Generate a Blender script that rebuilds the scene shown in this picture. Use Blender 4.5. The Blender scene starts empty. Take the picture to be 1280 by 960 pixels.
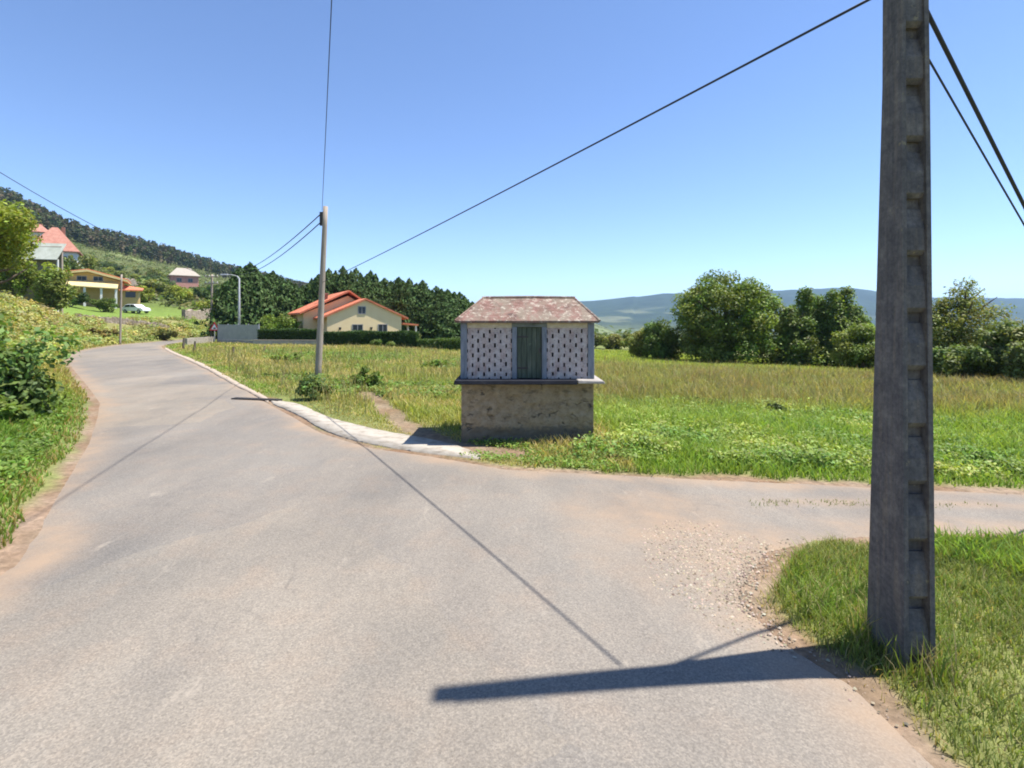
import bpy, bmesh, math, random
import numpy as np
from mathutils import Vector, Matrix

rng = np.random.default_rng(7)
random.seed(7)
S = bpy.context.scene
C = S.collection
R = math.radians
F, HZ, EYE = 640.0, 400.0, 2.5          # focal length and horizon row in photograph pixels, eye height

# ------------------------------------------------------------------ helpers
def sstep(a, b, x):
    t = np.clip((np.asarray(x, float) - a) / (b - a), 0, 1)
    return t * t * (3 - 2 * t)

def _hash(i, j, seed):
    h = (i * 374761393 + j * 668265263 + seed * 1442695041) & 0x7fffffff
    h = ((h ^ (h >> 13)) * 1274126177) & 0x7fffffff
    return ((h ^ (h >> 16)) & 0xffff) / 65535.0

def noise(x, y, scale, seed=0):
    x = np.asarray(x, float) / scale; y = np.asarray(y, float) / scale
    i = np.floor(x).astype(np.int64); j = np.floor(y).astype(np.int64)
    u = x - i; v = y - j
    u = u * u * (3 - 2 * u); v = v * v * (3 - 2 * v)
    return ((_hash(i, j, seed) * (1 - u) + _hash(i + 1, j, seed) * u) * (1 - v)
            + (_hash(i, j + 1, seed) * (1 - u) + _hash(i + 1, j + 1, seed) * u) * v)

def fbm(x, y, scale, seed=0):
    return (noise(x, y, scale, seed) * .55 + noise(x, y, scale * .45, seed + 1) * .3 + noise(x, y, scale * .2, seed + 2) * .15)

def pdist(px, py, pts):
    """distance to a polyline and the side (positive = left of its direction)"""
    px = np.asarray(px, float); py = np.asarray(py, float)
    best = np.full(px.shape, 1e18); side = np.zeros(px.shape)
    for (ax, ay), (bx, by) in zip(pts[:-1], pts[1:]):
        dx, dy = bx - ax, by - ay
        t = np.clip(((px - ax) * dx + (py - ay) * dy) / (dx * dx + dy * dy), 0, 1)
        ex, ey = px - ax - t * dx, py - ay - t * dy
        d = ex * ex + ey * ey
        cr = dx * (py - ay) - dy * (px - ax)
        m = d < best - 1e-9
        best = np.where(m, d, best); side = np.where(m, np.sign(cr), side)
    return np.sqrt(best), side

def inside(px, py, poly):
    px = np.asarray(px, float); py = np.asarray(py, float)
    r = np.zeros(px.shape, bool)
    n = len(poly)
    for k in range(n):
        x1, y1 = poly[k]; x2, y2 = poly[(k + 1) % n]
        if y1 == y2: continue
        c = ((y1 > py) != (y2 > py)) & (px < (x2 - x1) * (py - y1) / (y2 - y1) + x1)
        r ^= c
    return r

# ------------------------------------------------------------------ terrain
LEFT = [(-2.0, -40), (-3.6, -10), (-4.3, 0), (-5.16, 5.16), (-6.6, 7.27), (-8.6, 10.2), (-10.4, 12.6), (-12.4, 15.2), (-17.3, 20.5),
        (-25.3, 29), (-30.9, 35.5), (-35.5, 42), (-39.6, 51), (-41.5, 62), (-40.5, 80), (-34, 105)]

U_R = np.array([-900, -300, 0, 40, 80, 120, 160, 200, 240, 275, 300, 330, 380, 450, 560, 640])
Y_R = np.array([150, 170, 247, 264, 283, 295, 306, 316, 327, 338, 343, 349, 362, 380, 398, 400])
U_M = np.array([-900, 450, 560, 640, 700, 740, 780, 830, 880, 930, 975, 1020, 1050, 1075, 1100, 1165, 1280, 1500, 2200])
Y_M = np.array([392, 390, 386, 382, 378, 376, 372, 366, 365, 364, 362, 360, 358.5, 360, 364, 371, 372, 366, 374])

def H(x, y):
    """height of the land"""
    x = np.asarray(x, float); y = np.asarray(y, float)
    r = np.hypot(x, y)
    az = np.clip(np.arctan2(x, y), -R(66), R(66))
    u = 640 + F * np.tan(az)
    dep = r * np.cos(az)
    d, sd = pdist(x, y, LEFT)
    s = d * sd
    z = -0.032 * np.clip(x + 1, 0, 40) * sstep(0, 6, x + 1) - 0.021 * np.clip(y - 10, 0, 60) * sstep(-16, 6, x)
    z = z - 0.35 * sstep(30, 60, y) * sstep(-16, 6, x)
    z = z + 0.10 * sstep(.2, 4, r - 9) * (fbm(x, y, 3.0, 5) - .5) * (np.abs(s) > 0)
    w = sstep(480, 640, u)
    z = z - 26 * sstep(75, 420, dep) * w - 30 * sstep(300, 1300, dep) * w
    far = sstep(12, 28, r)
    sp = np.maximum(s, 0)
    bank = (1.25 + 1.05 * far) * sstep(-.3, 5.5 + 4 * far, sp) + 0.06 * np.clip(sp - 9, 0, 40)
    z = z + np.where(s > 0, bank, 0) * (1 - sstep(110, 260, r) * .0)
    z = z + 3.3 * sstep(0, 1, (130 - u) / 190) * sstep(22, 52, dep) * sstep(0, 8, sp) * (1 - sstep(150, 300, r))
    yr = np.interp(u, U_R, Y_R)
    dr = np.interp(u, [-300, 0, 300, 640], [330, 370, 560, 700])
    zr = np.maximum((HZ - yr) / F * dr - 2.5, 0)
    t = np.clip((dep - 60) / (dr - 60), 0, 3)
    g = np.where(t < 1, t ** 1.6, 1 - .25 * np.clip(t - 1, 0, 2))
    z = z + zr * g * (1 + .05 * (fbm(x, y, 60, 9) - .5) * sstep(.1, .4, t))
    ym = np.interp(u, U_M, Y_M)
    dm = 3400.0
    zm = (HZ - ym) / F * dm + 58 * w
    tm = np.clip((dep - 1500) / (dm - 1500), 0, 3)
    gm = np.where(tm < 1, tm ** 1.25, 1 - .12 * np.clip(tm - 1, 0, 2))
    z = z + zm * gm * (1 + .25 * (fbm(x, y, 500, 3) - .5) * np.clip(1 - np.abs(tm - .5) * 2, 0, 1))
    # a lower nearer hill across the valley
    uu = np.exp(-((u - 700) / 75.0) ** 2)
    z = z + 66 * uu * np.exp(-((dep - 1150) / 300.0) ** 2)
    return z

def hh(x, y):
    return float(H(np.array([x]), np.array([y]))[0])

def at(px, py, dmax=400.0):
    """where a ray through a photograph pixel meets the land"""
    d = np.geomspace(1.5, dmax, 6000)
    x = (px - 640) / F * d
    z = EYE - (py - HZ) / F * d
    k = np.argmax(H(x, d) >= z)
    return (float(x[k]), float(d[k]), float(H(x[k:k + 1], d[k:k + 1])[0]))

def on(px, d):
    x = (px - 640) / F * d
    return (x, d, hh(x, d))

RIGHT_NEAR = [(3.6, -40), (3.0, -10), (2.7, 0), (2.5, 3.6), (2.25, 4.1), (2.2, 4.7), (2.9, 5.6)]
RIGHT_FAR = [at(*p)[:2] for p in ((638, 585), (600, 578), (545, 569), (470, 559), (410, 541), (345, 506), (297, 480), (250, 455.5), (217, 440.5), (203, 432.5))] + [(-37.2, 58), (-37.0, 66), (-35.5, 80), (-29.5, 105)]
SIDE_TOP = [RIGHT_FAR[0]] + [at(*p)[:2] for p in ((760, 591), (880, 597), (1000, 602), (1090, 607), (1180, 611), (1280, 615))]
SIDE_TOP += [(SIDE_TOP[-1][0] + 6, SIDE_TOP[-1][1] + .6), (SIDE_TOP[-1][0] + 25, SIDE_TOP[-1][1] + 4)]
SIDE_BOT = [RIGHT_NEAR[-1]] + [at(*p)[:2] for p in ((1030, 681), (1090, 676), (1180, 673), (1280, 671))]
SIDE_BOT += [(SIDE_BOT[-1][0] + 6, SIDE_BOT[-1][1] + .8), (SIDE_BOT[-1][0] + 25, SIDE_BOT[-1][1] + 4)]
ROAD_POLY = LEFT + RIGHT_FAR[::-1] + SIDE_TOP[1:] + SIDE_BOT[::-1] + RIGHT_NEAR[::-1][1:]

def road_d(x, y):
    """distance outside the asphalt (negative inside)"""
    d, _ = pdist(x, y, ROAD_POLY + ROAD_POLY[:1])
    return np.where(inside(x, y, ROAD_POLY), -d, d)

# ------------------------------------------------------------------ materials
def new_mat(name):
    m = bpy.data.materials.new(name); m.use_nodes = True
    nt = m.node_tree; b = nt.nodes['Principled BSDF']
    return m, nt, b

def N(nt, t, **kw):
    n = nt.nodes.new(t)
    for k, v in kw.items():
        if k in n.inputs: n.inputs[k].default_value = v
        else: setattr(n, k, v)
    return n

def ramp(nt, fac, stops, interp='LINEAR'):
    r = nt.nodes.new('ShaderNodeValToRGB'); r.color_ramp.interpolation = interp
    e = r.color_ramp.elements
    while len(e) < len(stops): e.new(.5)
    for q, (p, c) in zip(e, stops):
        q.position = p; q.color = (*c, 1) if len(c) == 3 else c
    nt.links.new(fac, r.inputs[0])
    return r.outputs[0]

def mixc(nt, fac, a, b, mode='MIX'):
    m = nt.nodes.new('ShaderNodeMix'); m.data_type = 'RGBA'; m.blend_type = mode
    for s, v in ((0, fac), (6, a), (7, b)):
        if hasattr(v, 'is_linked'): nt.links.new(v, m.inputs[s])
        elif s == 0: m.inputs[0].default_value = v
        else: m.inputs[s].default_value = (*v, 1)
    return m.outputs[2]

def coords(nt, scale=(1, 1, 1), kind='Object'):
    tc = nt.nodes.new('ShaderNodeTexCoord'); mp = nt.nodes.new('ShaderNodeMapping')
    mp.inputs['Scale'].default_value = scale
    nt.links.new(tc.outputs[kind], mp.inputs[0])
    return mp.outputs[0]

def nz(nt, vec, scale, detail=6, rough=.6):
    n = N(nt, 'ShaderNodeTexNoise', Scale=scale, Detail=detail, Roughness=rough)
    nt.links.new(vec, n.inputs['Vector'])
    return n.outputs['Fac']

def bump(nt, b, h, strength=.3, dist=.02):
    n = N(nt, 'ShaderNodeBump', Strength=strength, Distance=dist)
    nt.links.new(h, n.inputs['Height']); nt.links.new(n.outputs[0], b.inputs['Normal'])

def pm(name, stops, scale=3, rough=.8, bmp=.3, bscale=None, sc=(1, 1, 1), dist=.02, spec=.3, metal=0):
    """a surface whose colour wanders through STOPS with noise, lightly bumped"""
    m, nt, b = new_mat(name)
    v = coords(nt, sc)
    f = nz(nt, v, scale)
    col = ramp(nt, f, stops) if len(stops) > 1 else None
    if col: nt.links.new(col, b.inputs['Base Color'])
    b.inputs['Roughness'].default_value = rough; b.inputs['Specular IOR Level'].default_value = spec
    b.inputs['Metallic'].default_value = metal
    if bmp: bump(nt, b, nz(nt, v, bscale or scale * 4), bmp, dist)
    return m

def leaf_mat(name, trans=.35, rough=.55, spec=.25):
    m, nt, b = new_mat(name)
    a = N(nt, 'ShaderNodeAttribute', attribute_name='col')
    nt.links.new(a.outputs['Color'], b.inputs['Base Color'])
    b.inputs['Roughness'].default_value = rough; b.inputs['Specular IOR Level'].default_value = spec
    t = nt.nodes.new('ShaderNodeBsdfTranslucent')
    c = mixc(nt, 1.0, a.outputs['Color'], (1.25, 1.25, .55), 'MULTIPLY'); nt.links.new(c, t.inputs['Color'])
    mx = N(nt, 'ShaderNodeMixShader', Fac=trans)
    nt.links.new(b.outputs[0], mx.inputs[1]); nt.links.new(t.outputs[0], mx.inputs[2])
    nt.links.new(mx.outputs[0], nt.nodes['Material Output'].inputs[0])
    return m

M = {}
M['leaf'] = leaf_mat('leaf')
M['grass'] = leaf_mat('grass_blade', .4, .6, .2)
M['needle'] = leaf_mat('needle', .15, .7, .15)
M['bark'] = pm('bark', [(.3, (.06, .045, .03)), (.7, (.16, .12, .085))], 9, .9, .6, sc=(1, 1, .25))

def ground_mat():
    m, nt, b = new_mat('land')
    a = N(nt, 'ShaderNodeAttribute', attribute_name='col')
    v = coords(nt)
    f1 = nz(nt, v, 9, 8, .7); f2 = nz(nt, v, .9, 5, .6); f3 = nz(nt, v, .012, 9, .65)
    g = ramp(nt, f1, [(.3, (.55, .55, .55)), (.7, (1.4, 1.4, 1.4))])
    c = mixc(nt, 1, a.outputs['Color'], g, 'MULTIPLY')
    c = mixc(nt, 1, c, ramp(nt, f2, [(.3, (.8, .82, .78)), (.7, (1.18, 1.16, 1.2))]), 'MULTIPLY')
    c = mixc(nt, 1, c, ramp(nt, f3, [(.35, (.75, .75, .75)), (.65, (1.25, 1.25, 1.25))]), 'MULTIPLY')
    nt.links.new(c, b.inputs['Base Color'])
    b.inputs['Roughness'].default_value = .95; b.inputs['Specular IOR Level'].default_value = .1
    bump(nt, b, f1, .6, .04)
    return m
M['land'] = ground_mat()

def road_mat():
    m, nt, b = new_mat('old_asphalt')
    v = coords(nt)
    big = nz(nt, v, .28, 4, .55); mid = nz(nt, v, 1.7, 6, .6); fine = nz(nt, v, 60, 4, .7)
    c = ramp(nt, big, [(.32, (.172, .158, .139)), (.5, (.210, .186, .157)), (.68, (.194, .177, .154))])
    c = mixc(nt, ramp(nt, mid, [(.50, (0, 0, 0)), (.72, (.42, .42, .42))]), c, (.245, .192, .148))
    c = mixc(nt, ramp(nt, nz(nt, coords(nt, (1, .5, 1)), .9, 7, .7), [(.56, (0, 0, 0)), (.70, (.5, .5, .5))]), c, (.140, .130, .120))
    c = mixc(nt, 1, c, ramp(nt, nz(nt, coords(nt, (1, .35, 1)), .55, 7, .65), [(.32, (.84, .84, .85)), (.68, (1.14, 1.13, 1.11))]), 'MULTIPLY')
    c = mixc(nt, 1, c, ramp(nt, fine, [(.25, (.72, .72, .72)), (.75, (1.28, 1.28, 1.28))]), 'MULTIPLY')
    vo = N(nt, 'ShaderNodeTexVoronoi', Scale=85.0); nt.links.new(v, vo.inputs['Vector'])
    sep = N(nt, 'ShaderNodeSeparateColor'); nt.links.new(vo.outputs['Color'], sep.inputs[0])
    c = mixc(nt, 1, c, ramp(nt, sep.outputs[0], [(.0, (.82, .82, .83)), (.5, (.98, .98, .98)), (1.0, (1.16, 1.15, 1.13))]), 'MULTIPLY')
    # old repair patches with ragged edges, and pale scuffs
    wp = N(nt, 'ShaderNodeTexNoise', Scale=.9, Detail=8.0); nt.links.new(v, wp.inputs['Vector'])
    vp = N(nt, 'ShaderNodeTexVoronoi', Scale=.33); nt.links.new(mixc(nt, .35, v, wp.outputs['Color']), vp.inputs['Vector'])
    sp = N(nt, 'ShaderNodeSeparateColor'); nt.links.new(vp.outputs['Color'], sp.inputs[0])
    c = mixc(nt, 1, c, ramp(nt, sp.outputs[1], [(.0, (.90, .91, .93)), (.45, (1, 1, 1)), (.8, (1.06, 1.04, 1.0)), (1.0, (1.10, 1.07, 1.02))]), 'MULTIPLY')
    sc_ = ramp(nt, nz(nt, coords(nt, (2.4, .8, 1)), 1.6, 8, .72), [(.60, (0, 0, 0)), (.70, (.5, .5, .5))])
    c = mixc(nt, sc_, c, (.33, .285, .23))
    a = N(nt, 'ShaderNodeAttribute', attribute_name='edge')     # sand and dust washed along the edges
    e = mixc(nt, 1, a.outputs['Color'], ramp(nt, mid, [(.3, (.3, .3, .3)), (.6, (1, 1, 1))]), 'MULTIPLY')
    c = mixc(nt, e, c, (.30, .215, .145))
    # tyre-polished crack network
    vc = N(nt, 'ShaderNodeTexVoronoi', Scale=.55, feature='DISTANCE_TO_EDGE')
    wv = N(nt, 'ShaderNodeTexNoise', Scale=1.5, Detail=5.0); nt.links.new(v, wv.inputs['Vector'])
    vm = mixc(nt, .35, v, wv.outputs['Color']); nt.links.new(vm, vc.inputs['Vector'])
    ck = ramp(nt, vc.outputs['Distance'], [(.0, (1, 1, 1)), (.008, (0, 0, 0))])
    ck = mixc(nt, 1, ck, ramp(nt, nz(nt, v, .5, 3), [(.54, (0, 0, 0)), (.64, (.4, .4, .4))]), 'MULTIPLY')
    c = mixc(nt, ck, c, (.09, .08, .075))
    nt.links.new(c, b.inputs['Base Color'])
    b.inputs['Roughness'].default_value = .9; b.inputs['Specular IOR Level'].default_value = .2
    bump(nt, b, fine, .35, .006)
    return m
M['road'] = road_mat()
M['pad'] = pm('pale_concrete', [(.3, (.22, .185, .145)), (.50, (.36, .32, .265)), (.75, (.42, .38, .32))], 4, .9, .3, 40)
M['tar'] = pm('tar_line', [(.35, (.10, .09, .085)), (.65, (.15, .135, .12))], 6, .9, .2)
M['grate'] = pm('dark_metal', [(.3, (.05, .05, .05)), (.7, (.10, .09, .085))], 8, .6, .2, metal=.5)

def concrete_pole_mat():
    m, nt, b = new_mat('weathered_concrete')
    v = coords(nt); st = coords(nt, (9, 9, .6))
    f = nz(nt, v, 5, 9, .7); s_ = nz(nt, st, 2.0, 6, .6)
    c = ramp(nt, f, [(.3, (.068, .065, .068)), (.5, (.112, .106, .106)), (.72, (.185, .172, .160))])
    c = mixc(nt, ramp(nt, s_, [(.5, (0, 0, 0)), (.75, (.5, .5, .5))]), c, (.24, .19, .135))
    c = mixc(nt, 1, c, ramp(nt, nz(nt, coords(nt, (14, 14, .7)), 1.6, 5, .65), [(.30, (.80, .80, .82)), (.62, (1.10, 1.10, 1.09))]), 'MULTIPLY')
    c = mixc(nt, 1, c, ramp(nt, nz(nt, v, 24, 6, .75), [(.3, (.68, .68, .69)), (.7, (1.35, 1.34, 1.32))]), 'MULTIPLY')
    c = mixc(nt, ramp(nt, nz(nt, v, 13, 5, .7), [(.63, (0, 0, 0)), (.70, (.6, .6, .6))]), c, (.30, .26, .15))
    c = mixc(nt, ramp(nt, nz(nt, v, 45, 3), [(.60, (0, 0, 0)), (.68, (.6, .6, .6))]), c, (.07, .07, .07))
    nt.links.new(c, b.inputs['Base Color']); b.inputs['Roughness'].default_value = .92
    bump(nt, b, nz(nt, v, 60, 5), .5, .006)
    return m
M['cpole'] = concrete_pole_mat()
M['wood_pole'] = pm('grey_timber', [(.3, (.25, .20, .15)), (.7, (.42, .36, .30))], 5, .9, .4, 30, (4, 4, .25))
M['stake'] = pm('old_stake', [(.3, (.07, .055, .04)), (.7, (.20, .16, .12))], 5, .9, .4, 30, (4, 4, .4))
M['cable'] = pm('cable_black', [(.3, (.02, .022, .03)), (.7, (.035, .04, .05))], 5, .6, 0)
M['metal'] = pm('galvanised', [(.3, (.38, .39, .40)), (.7, (.52, .53, .54))], 4, .5, 0, metal=.3)

def granary_panel_mat():
    m, nt, b = new_mat('whitewashed_brick')
    v = coords(nt)
    f = nz(nt, v, 7, 9, .72); g = nz(nt, coords(nt, (3, 3, .8)), 3, 6, .65)
    c = ramp(nt, f, [(.28, (.22, .175, .165)), (.45, (.40, .35, .34)), (.62, (.53, .485, .47)), (.8, (.62, .58, .55))])
    c = mixc(nt, ramp(nt, g, [(.46, (0, 0, 0)), (.68, (.65, .65, .65))]), c, (.38, .25, .215))
    c = mixc(nt, ramp(nt, nz(nt, v, 22, 5, .7), [(.54, (0, 0, 0)), (.63, (.65, .65, .65))]), c, (.15, .135, .13))
    nt.links.new(c, b.inputs['Base Color']); b.inputs['Roughness'].default_value = .9
    bump(nt, b, f, .4, .01)
    return m
M['gpanel'] = granary_panel_mat()
M['gtrim'] = pm('cream_trim', [(.3, (.44, .38, .26)), (.7, (.62, .56, .42))], 9, .9, .3)
M['gpost'] = pm('grey_blue_paint', [(.3, (.12, .14, .17)), (.5, (.19, .215, .25)), (.75, (.27, .29, .33))], 6, .85, .3, 25, (2, 2, .5))
M['gframe'] = pm('green_grey_paint', [(.3, (.10, .12, .11)), (.7, (.20, .225, .21))], 6, .85, .3, 25)
M['gdark'] = pm('dark_void', [(.3, (.015, .014, .013)), (.7, (.03, .028, .025))], 5, 1, 0)  # near-black: the shade inside the granary put into the colour

def door_mat():
    m, nt, b = new_mat('worn_green_boards')
    v = coords(nt)
    st = nz(nt, coords(nt, (26, 1, 1.3)), 1.3, 7, .65)
    f = nz(nt, v, 10, 8, .7)
    c = ramp(nt, st, [(.3, (.030, .040, .030)), (.55, (.075, .098, .070)), (.75, (.18, .19, .15))])
    c = mixc(nt, ramp(nt, f, [(.58, (0, 0, 0)), (.68, (.7, .7, .7))]), c, (.12, .15, .105))
    nt.links.new(c, b.inputs['Base Color']); b.inputs['Roughness'].default_value = .85
    bump(nt, b, st, .4, .01)
    return m
M['gdoor'] = door_mat()

def rubble_mat():
    m, nt, b = new_mat('old_rendered_rubble')
    v = coords(nt); v2 = coords(nt, (1, 1, 2.2))
    wv = N(nt, 'ShaderNodeTexNoise', Scale=4.0, Detail=5.0); nt.links.new(v2, wv.inputs['Vector'])
    vm = mixc(nt, .25, v2, wv.outputs['Color'])
    vo = N(nt, 'ShaderNodeTexVoronoi', Scale=4.6, feature='DISTANCE_TO_EDGE'); nt.links.new(vm, vo.inputs['Vector'])
    vcell = N(nt, 'ShaderNodeTexVoronoi', Scale=4.6); nt.links.new(vm, vcell.inputs['Vector'])
    f = nz(nt, v, 6, 9, .72)
    c = ramp(nt, f, [(.28, (.165, .12, .07)), (.48, (.275, .215, .135)), (.66, (.36, .295, .20)), (.82, (.44, .38, .28))])
    c = mixc(nt, ramp(nt, nz(nt, coords(nt, (1, 1, 2.6)), 3.2, 6, .65), [(.55, (0, 0, 0)), (.66, (.85, .85, .85))]), c, (.13, .105, .075))
    open_ = ramp(nt, nz(nt, v, 4.6, 5, .6), [(.54, (0, 0, 0)), (.64, (1, 1, 1))])       # render fallen away, joints open
    j = ramp(nt, vo.outputs['Distance'], [(.0, (1, 1, 1)), (.10, (0, 0, 0))])
    j = mixc(nt, 1, j, open_, 'MULTIPLY')
    c = mixc(nt, j, c, (.05, .045, .038))
    damp = N(nt, 'ShaderNodeSeparateXYZ'); nt.links.new(coords(nt), damp.inputs[0])
    ad = nt.nodes.new('ShaderNodeMath'); ad.operation = 'MULTIPLY_ADD'; nt.links.new(f, ad.inputs[0]); ad.inputs[1].default_value = -.55; nt.links.new(damp.outputs['Z'], ad.inputs[2])
    dm = ramp(nt, ad.outputs[0], [(.0, (.75, .75, .75)), (.06, (0, 0, 0))])             # moss and mud splashed on the foot
    c = mixc(nt, dm, c, (.085, .08, .065))
    nt.links.new(c, b.inputs['Base Color']); b.inputs['Roughness'].default_value = .95
    hsum = nt.nodes.new('ShaderNodeMath'); hsum.operation = 'SUBTRACT'; nt.links.new(f, hsum.inputs[0]); nt.links.new(j, hsum.inputs[1])
    bump(nt, b, hsum.outputs[0], .8, .03)
    return m
M['rubble'] = rubble_mat()
M['slab'] = pm('dark_slate_slab', [(.3, (.007, .008, .013)), (.55, (.014, .016, .024)), (.8, (.032, .033, .038))], 5, .85, .4, 30)
M['slab_lit_end'] = pm('lit_slab_end', [(.3, (.25, .225, .20)), (.7, (.38, .35, .32))], 6, .85, .3, 30)  # broken end of the ledge, its sunlit paleness painted in

def rusty_roof():
    m, nt, b = new_mat('lichened_red_tile')
    v = coords(nt)
    f = nz(nt, v, 3.4, 8, .7); g = nz(nt, v, 9, 8, .75); h_ = nz(nt, coords(nt, (1.6, .6, 1)), 2.2, 5, .6)
    c = ramp(nt, f, [(.34, (.075, .045, .036)), (.46, (.15, .080, .060)), (.54, (.195, .098, .078)), (.64, (.20, .15, .115))])
    c = mixc(nt, ramp(nt, h_, [(.42, (0, 0, 0)), (.58, (.85, .85, .85))]), c, (.185, .15, .11))
    c = mixc(nt, ramp(nt, g, [(.53, (0, 0, 0)), (.62, (.85, .85, .85))]), c, (.42, .37, .30))
    c = mixc(nt, ramp(nt, nz(nt, v, 16, 6, .7), [(.56, (0, 0, 0)), (.66, (.7, .7, .7))]), c, (.075, .05, .042))
    nt.links.new(c, b.inputs['Base Color']); b.inputs['Roughness'].default_value = .9
    bump(nt, b, g, .5, .02)
    return m
M['groof'] = rusty_roof()

def tile_mat(name, a, b_, d, freq=4.5, axis='X'):
    m, nt, b = new_mat(name)
    v = coords(nt)
    f = nz(nt, v, 1.6, 7, .65)
    c = ramp(nt, f, [(.3, a), (.55, b_), (.75, d)])
    w = N(nt, 'ShaderNodeTexWave', Scale=freq, Distortion=.3); w.bands_direction = axis
    nt.links.new(v, w.inputs['Vector'])
    c = mixc(nt, 1, c, ramp(nt, nz(nt, v, 14, 3), [(.3, (.8, .8, .8)), (.7, (1.15, 1.15, 1.15))]), 'MULTIPLY')
    nt.links.new(c, b.inputs['Base Color']); b.inputs['Roughness'].default_value = .85
    bump(nt, b, w.outputs['Fac'], .5, .05)
    return m
M['tile'] = tile_mat('orange_tile', (.50, .13, .065), (.64, .20, .10), (.66, .26, .15))
M['tile_pink'] = tile_mat('faded_pink_tile', (.38, .15, .105), (.46, .21, .15), (.50, .27, .20))
M['cream'] = pm('cream_render', [(.3, (.78, .59, .33)), (.7, (.84, .66, .39))], 1.2, .9, .15, 30)
M['yellow'] = pm('ochre_render', [(.3, (.46, .31, .13)), (.7, (.55, .39, .18))], 1.2, .9, .15, 30)
M['fascia'] = pm('yellow_fascia', [(.3, (.56, .44, .20)), (.7, (.63, .51, .26))], 1.5, .8, .1)
M['white'] = pm('white_render', [(.3, (.66, .64, .60)), (.7, (.78, .76, .73))], 1.2, .9, .1, 30)
M['pinkw'] = pm('salmon_render', [(.3, (.50, .22, .17)), (.7, (.60, .32, .25))], 1.2, .9, .1, 30)
M['glass'] = pm('dark_glass', [(.3, (.012, .014, .018)), (.7, (.03, .035, .042))], 2, .12, 0, spec=.6)
M['frame'] = pm('window_frame', [(.3, (.25, .24, .24)), (.7, (.34, .33, .33))], 2, .6, 0)
M['brick'] = pm('chimney_brick', [(.3, (.22, .10, .07)), (.7, (.33, .17, .12))], 8, .9, .3)
M['block'] = pm('grey_block', [(.3, (.27, .26, .25)), (.7, (.40, .39, .37))], 1.8, .9, .3, 20)
M['sheet'] = tile_mat('grey_sheet', (.30, .32, .32), (.36, .38, .375), (.42, .44, .43), 3.5)
M['stone'] = pm('tan_stone', [(.28, (.14, .11, .08)), (.5, (.33, .265, .20)), (.75, (.46, .39, .32))], 2.4, .95, .9, 4, dist=.15)
M['fibre'] = pm('pale_fibre_sheet', [(.3, (.36, .38, .31)), (.55, (.45, .47, .40)), (.75, (.52, .53, .47))], 1.6, .9, .2)
M['car'] = pm('white_car_paint', [(.3, (.76, .76, .76)), (.7, (.80, .80, .80))], 1, .25, 0, spec=.5)
M['tyre'] = pm('tyre', [(.3, (.015, .015, .015)), (.7, (.03, .03, .03))], 8, .9, 0)
M['red'] = pm('sign_red', [(.3, (.55, .03, .04)), (.7, (.62, .05, .06))], 2, .5, 0)
M['signw'] = pm('sign_white', [(.3, (.76, .76, .76)), (.7, (.82, .82, .82))], 2, .5, 0)
M['black'] = pm('sign_black', [(.3, (.02, .02, .02)), (.7, (.04, .04, .04))], 2, .5, 0)
M['gravel'] = leaf_mat('gravel_stone', 0.0, .95, .1)
M['plank'] = M['wood_pole']

# ------------------------------------------------------------------ object builders
def tag(o, label=None, cat=None, group=None, kind=None):
    for k, v in (('label', label), ('category', cat), ('group', group), ('kind', kind)):
        if v: o[k] = v
    return o

def thing(name, label, cat, loc=(0, 0, 0), rz=0, group=None):
    o = bpy.data.objects.new(name, None); C.objects.link(o)
    o.empty_display_size = .3
    o.location = loc; o.rotation_euler = (0, 0, rz)
    return tag(o, label, cat, group)

def link(name, me, mat=None, parent=None, loc=None, rz=0):
    o = bpy.data.objects.new(name, me); C.objects.link(o)
    if mat and not me.materials: me.materials.append(mat)
    if parent: o.parent = parent
    if loc is not None: o.location = loc; o.rotation_euler = (0, 0, rz)
    return o

def np_mesh(name, verts, faces, col=None, smooth=False):
    """faces: list of (k x n) index arrays"""
    me = bpy.data.meshes.new(name)
    verts = np.asarray(verts, np.float32)
    me.vertices.add(len(verts)); me.vertices.foreach_set('co', verts.ravel())
    fl = [np.asarray(f, np.int32) for f in faces if len(f)]
    tot = np.concatenate([np.full(len(f), f.shape[1], np.int32) for f in fl])
    idx = np.concatenate([f.ravel() for f in fl])
    me.loops.add(len(idx)); me.loops.foreach_set('vertex_index', idx)
    me.polygons.add(len(tot))
    me.polygons.foreach_set('loop_start', np.concatenate([[0], np.cumsum(tot)[:-1]]).astype(np.int32))
    me.update(calc_edges=True)
    if smooth: me.polygons.foreach_set('use_smooth', np.ones(len(tot), bool))
    if col is not None:
        a = me.color_attributes.new('col', 'FLOAT_COLOR', 'POINT')
        c4 = np.ones((len(verts), 4), np.float32); c4[:, :3] = col
        a.data.foreach_set('color', c4.ravel())
    return me

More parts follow.
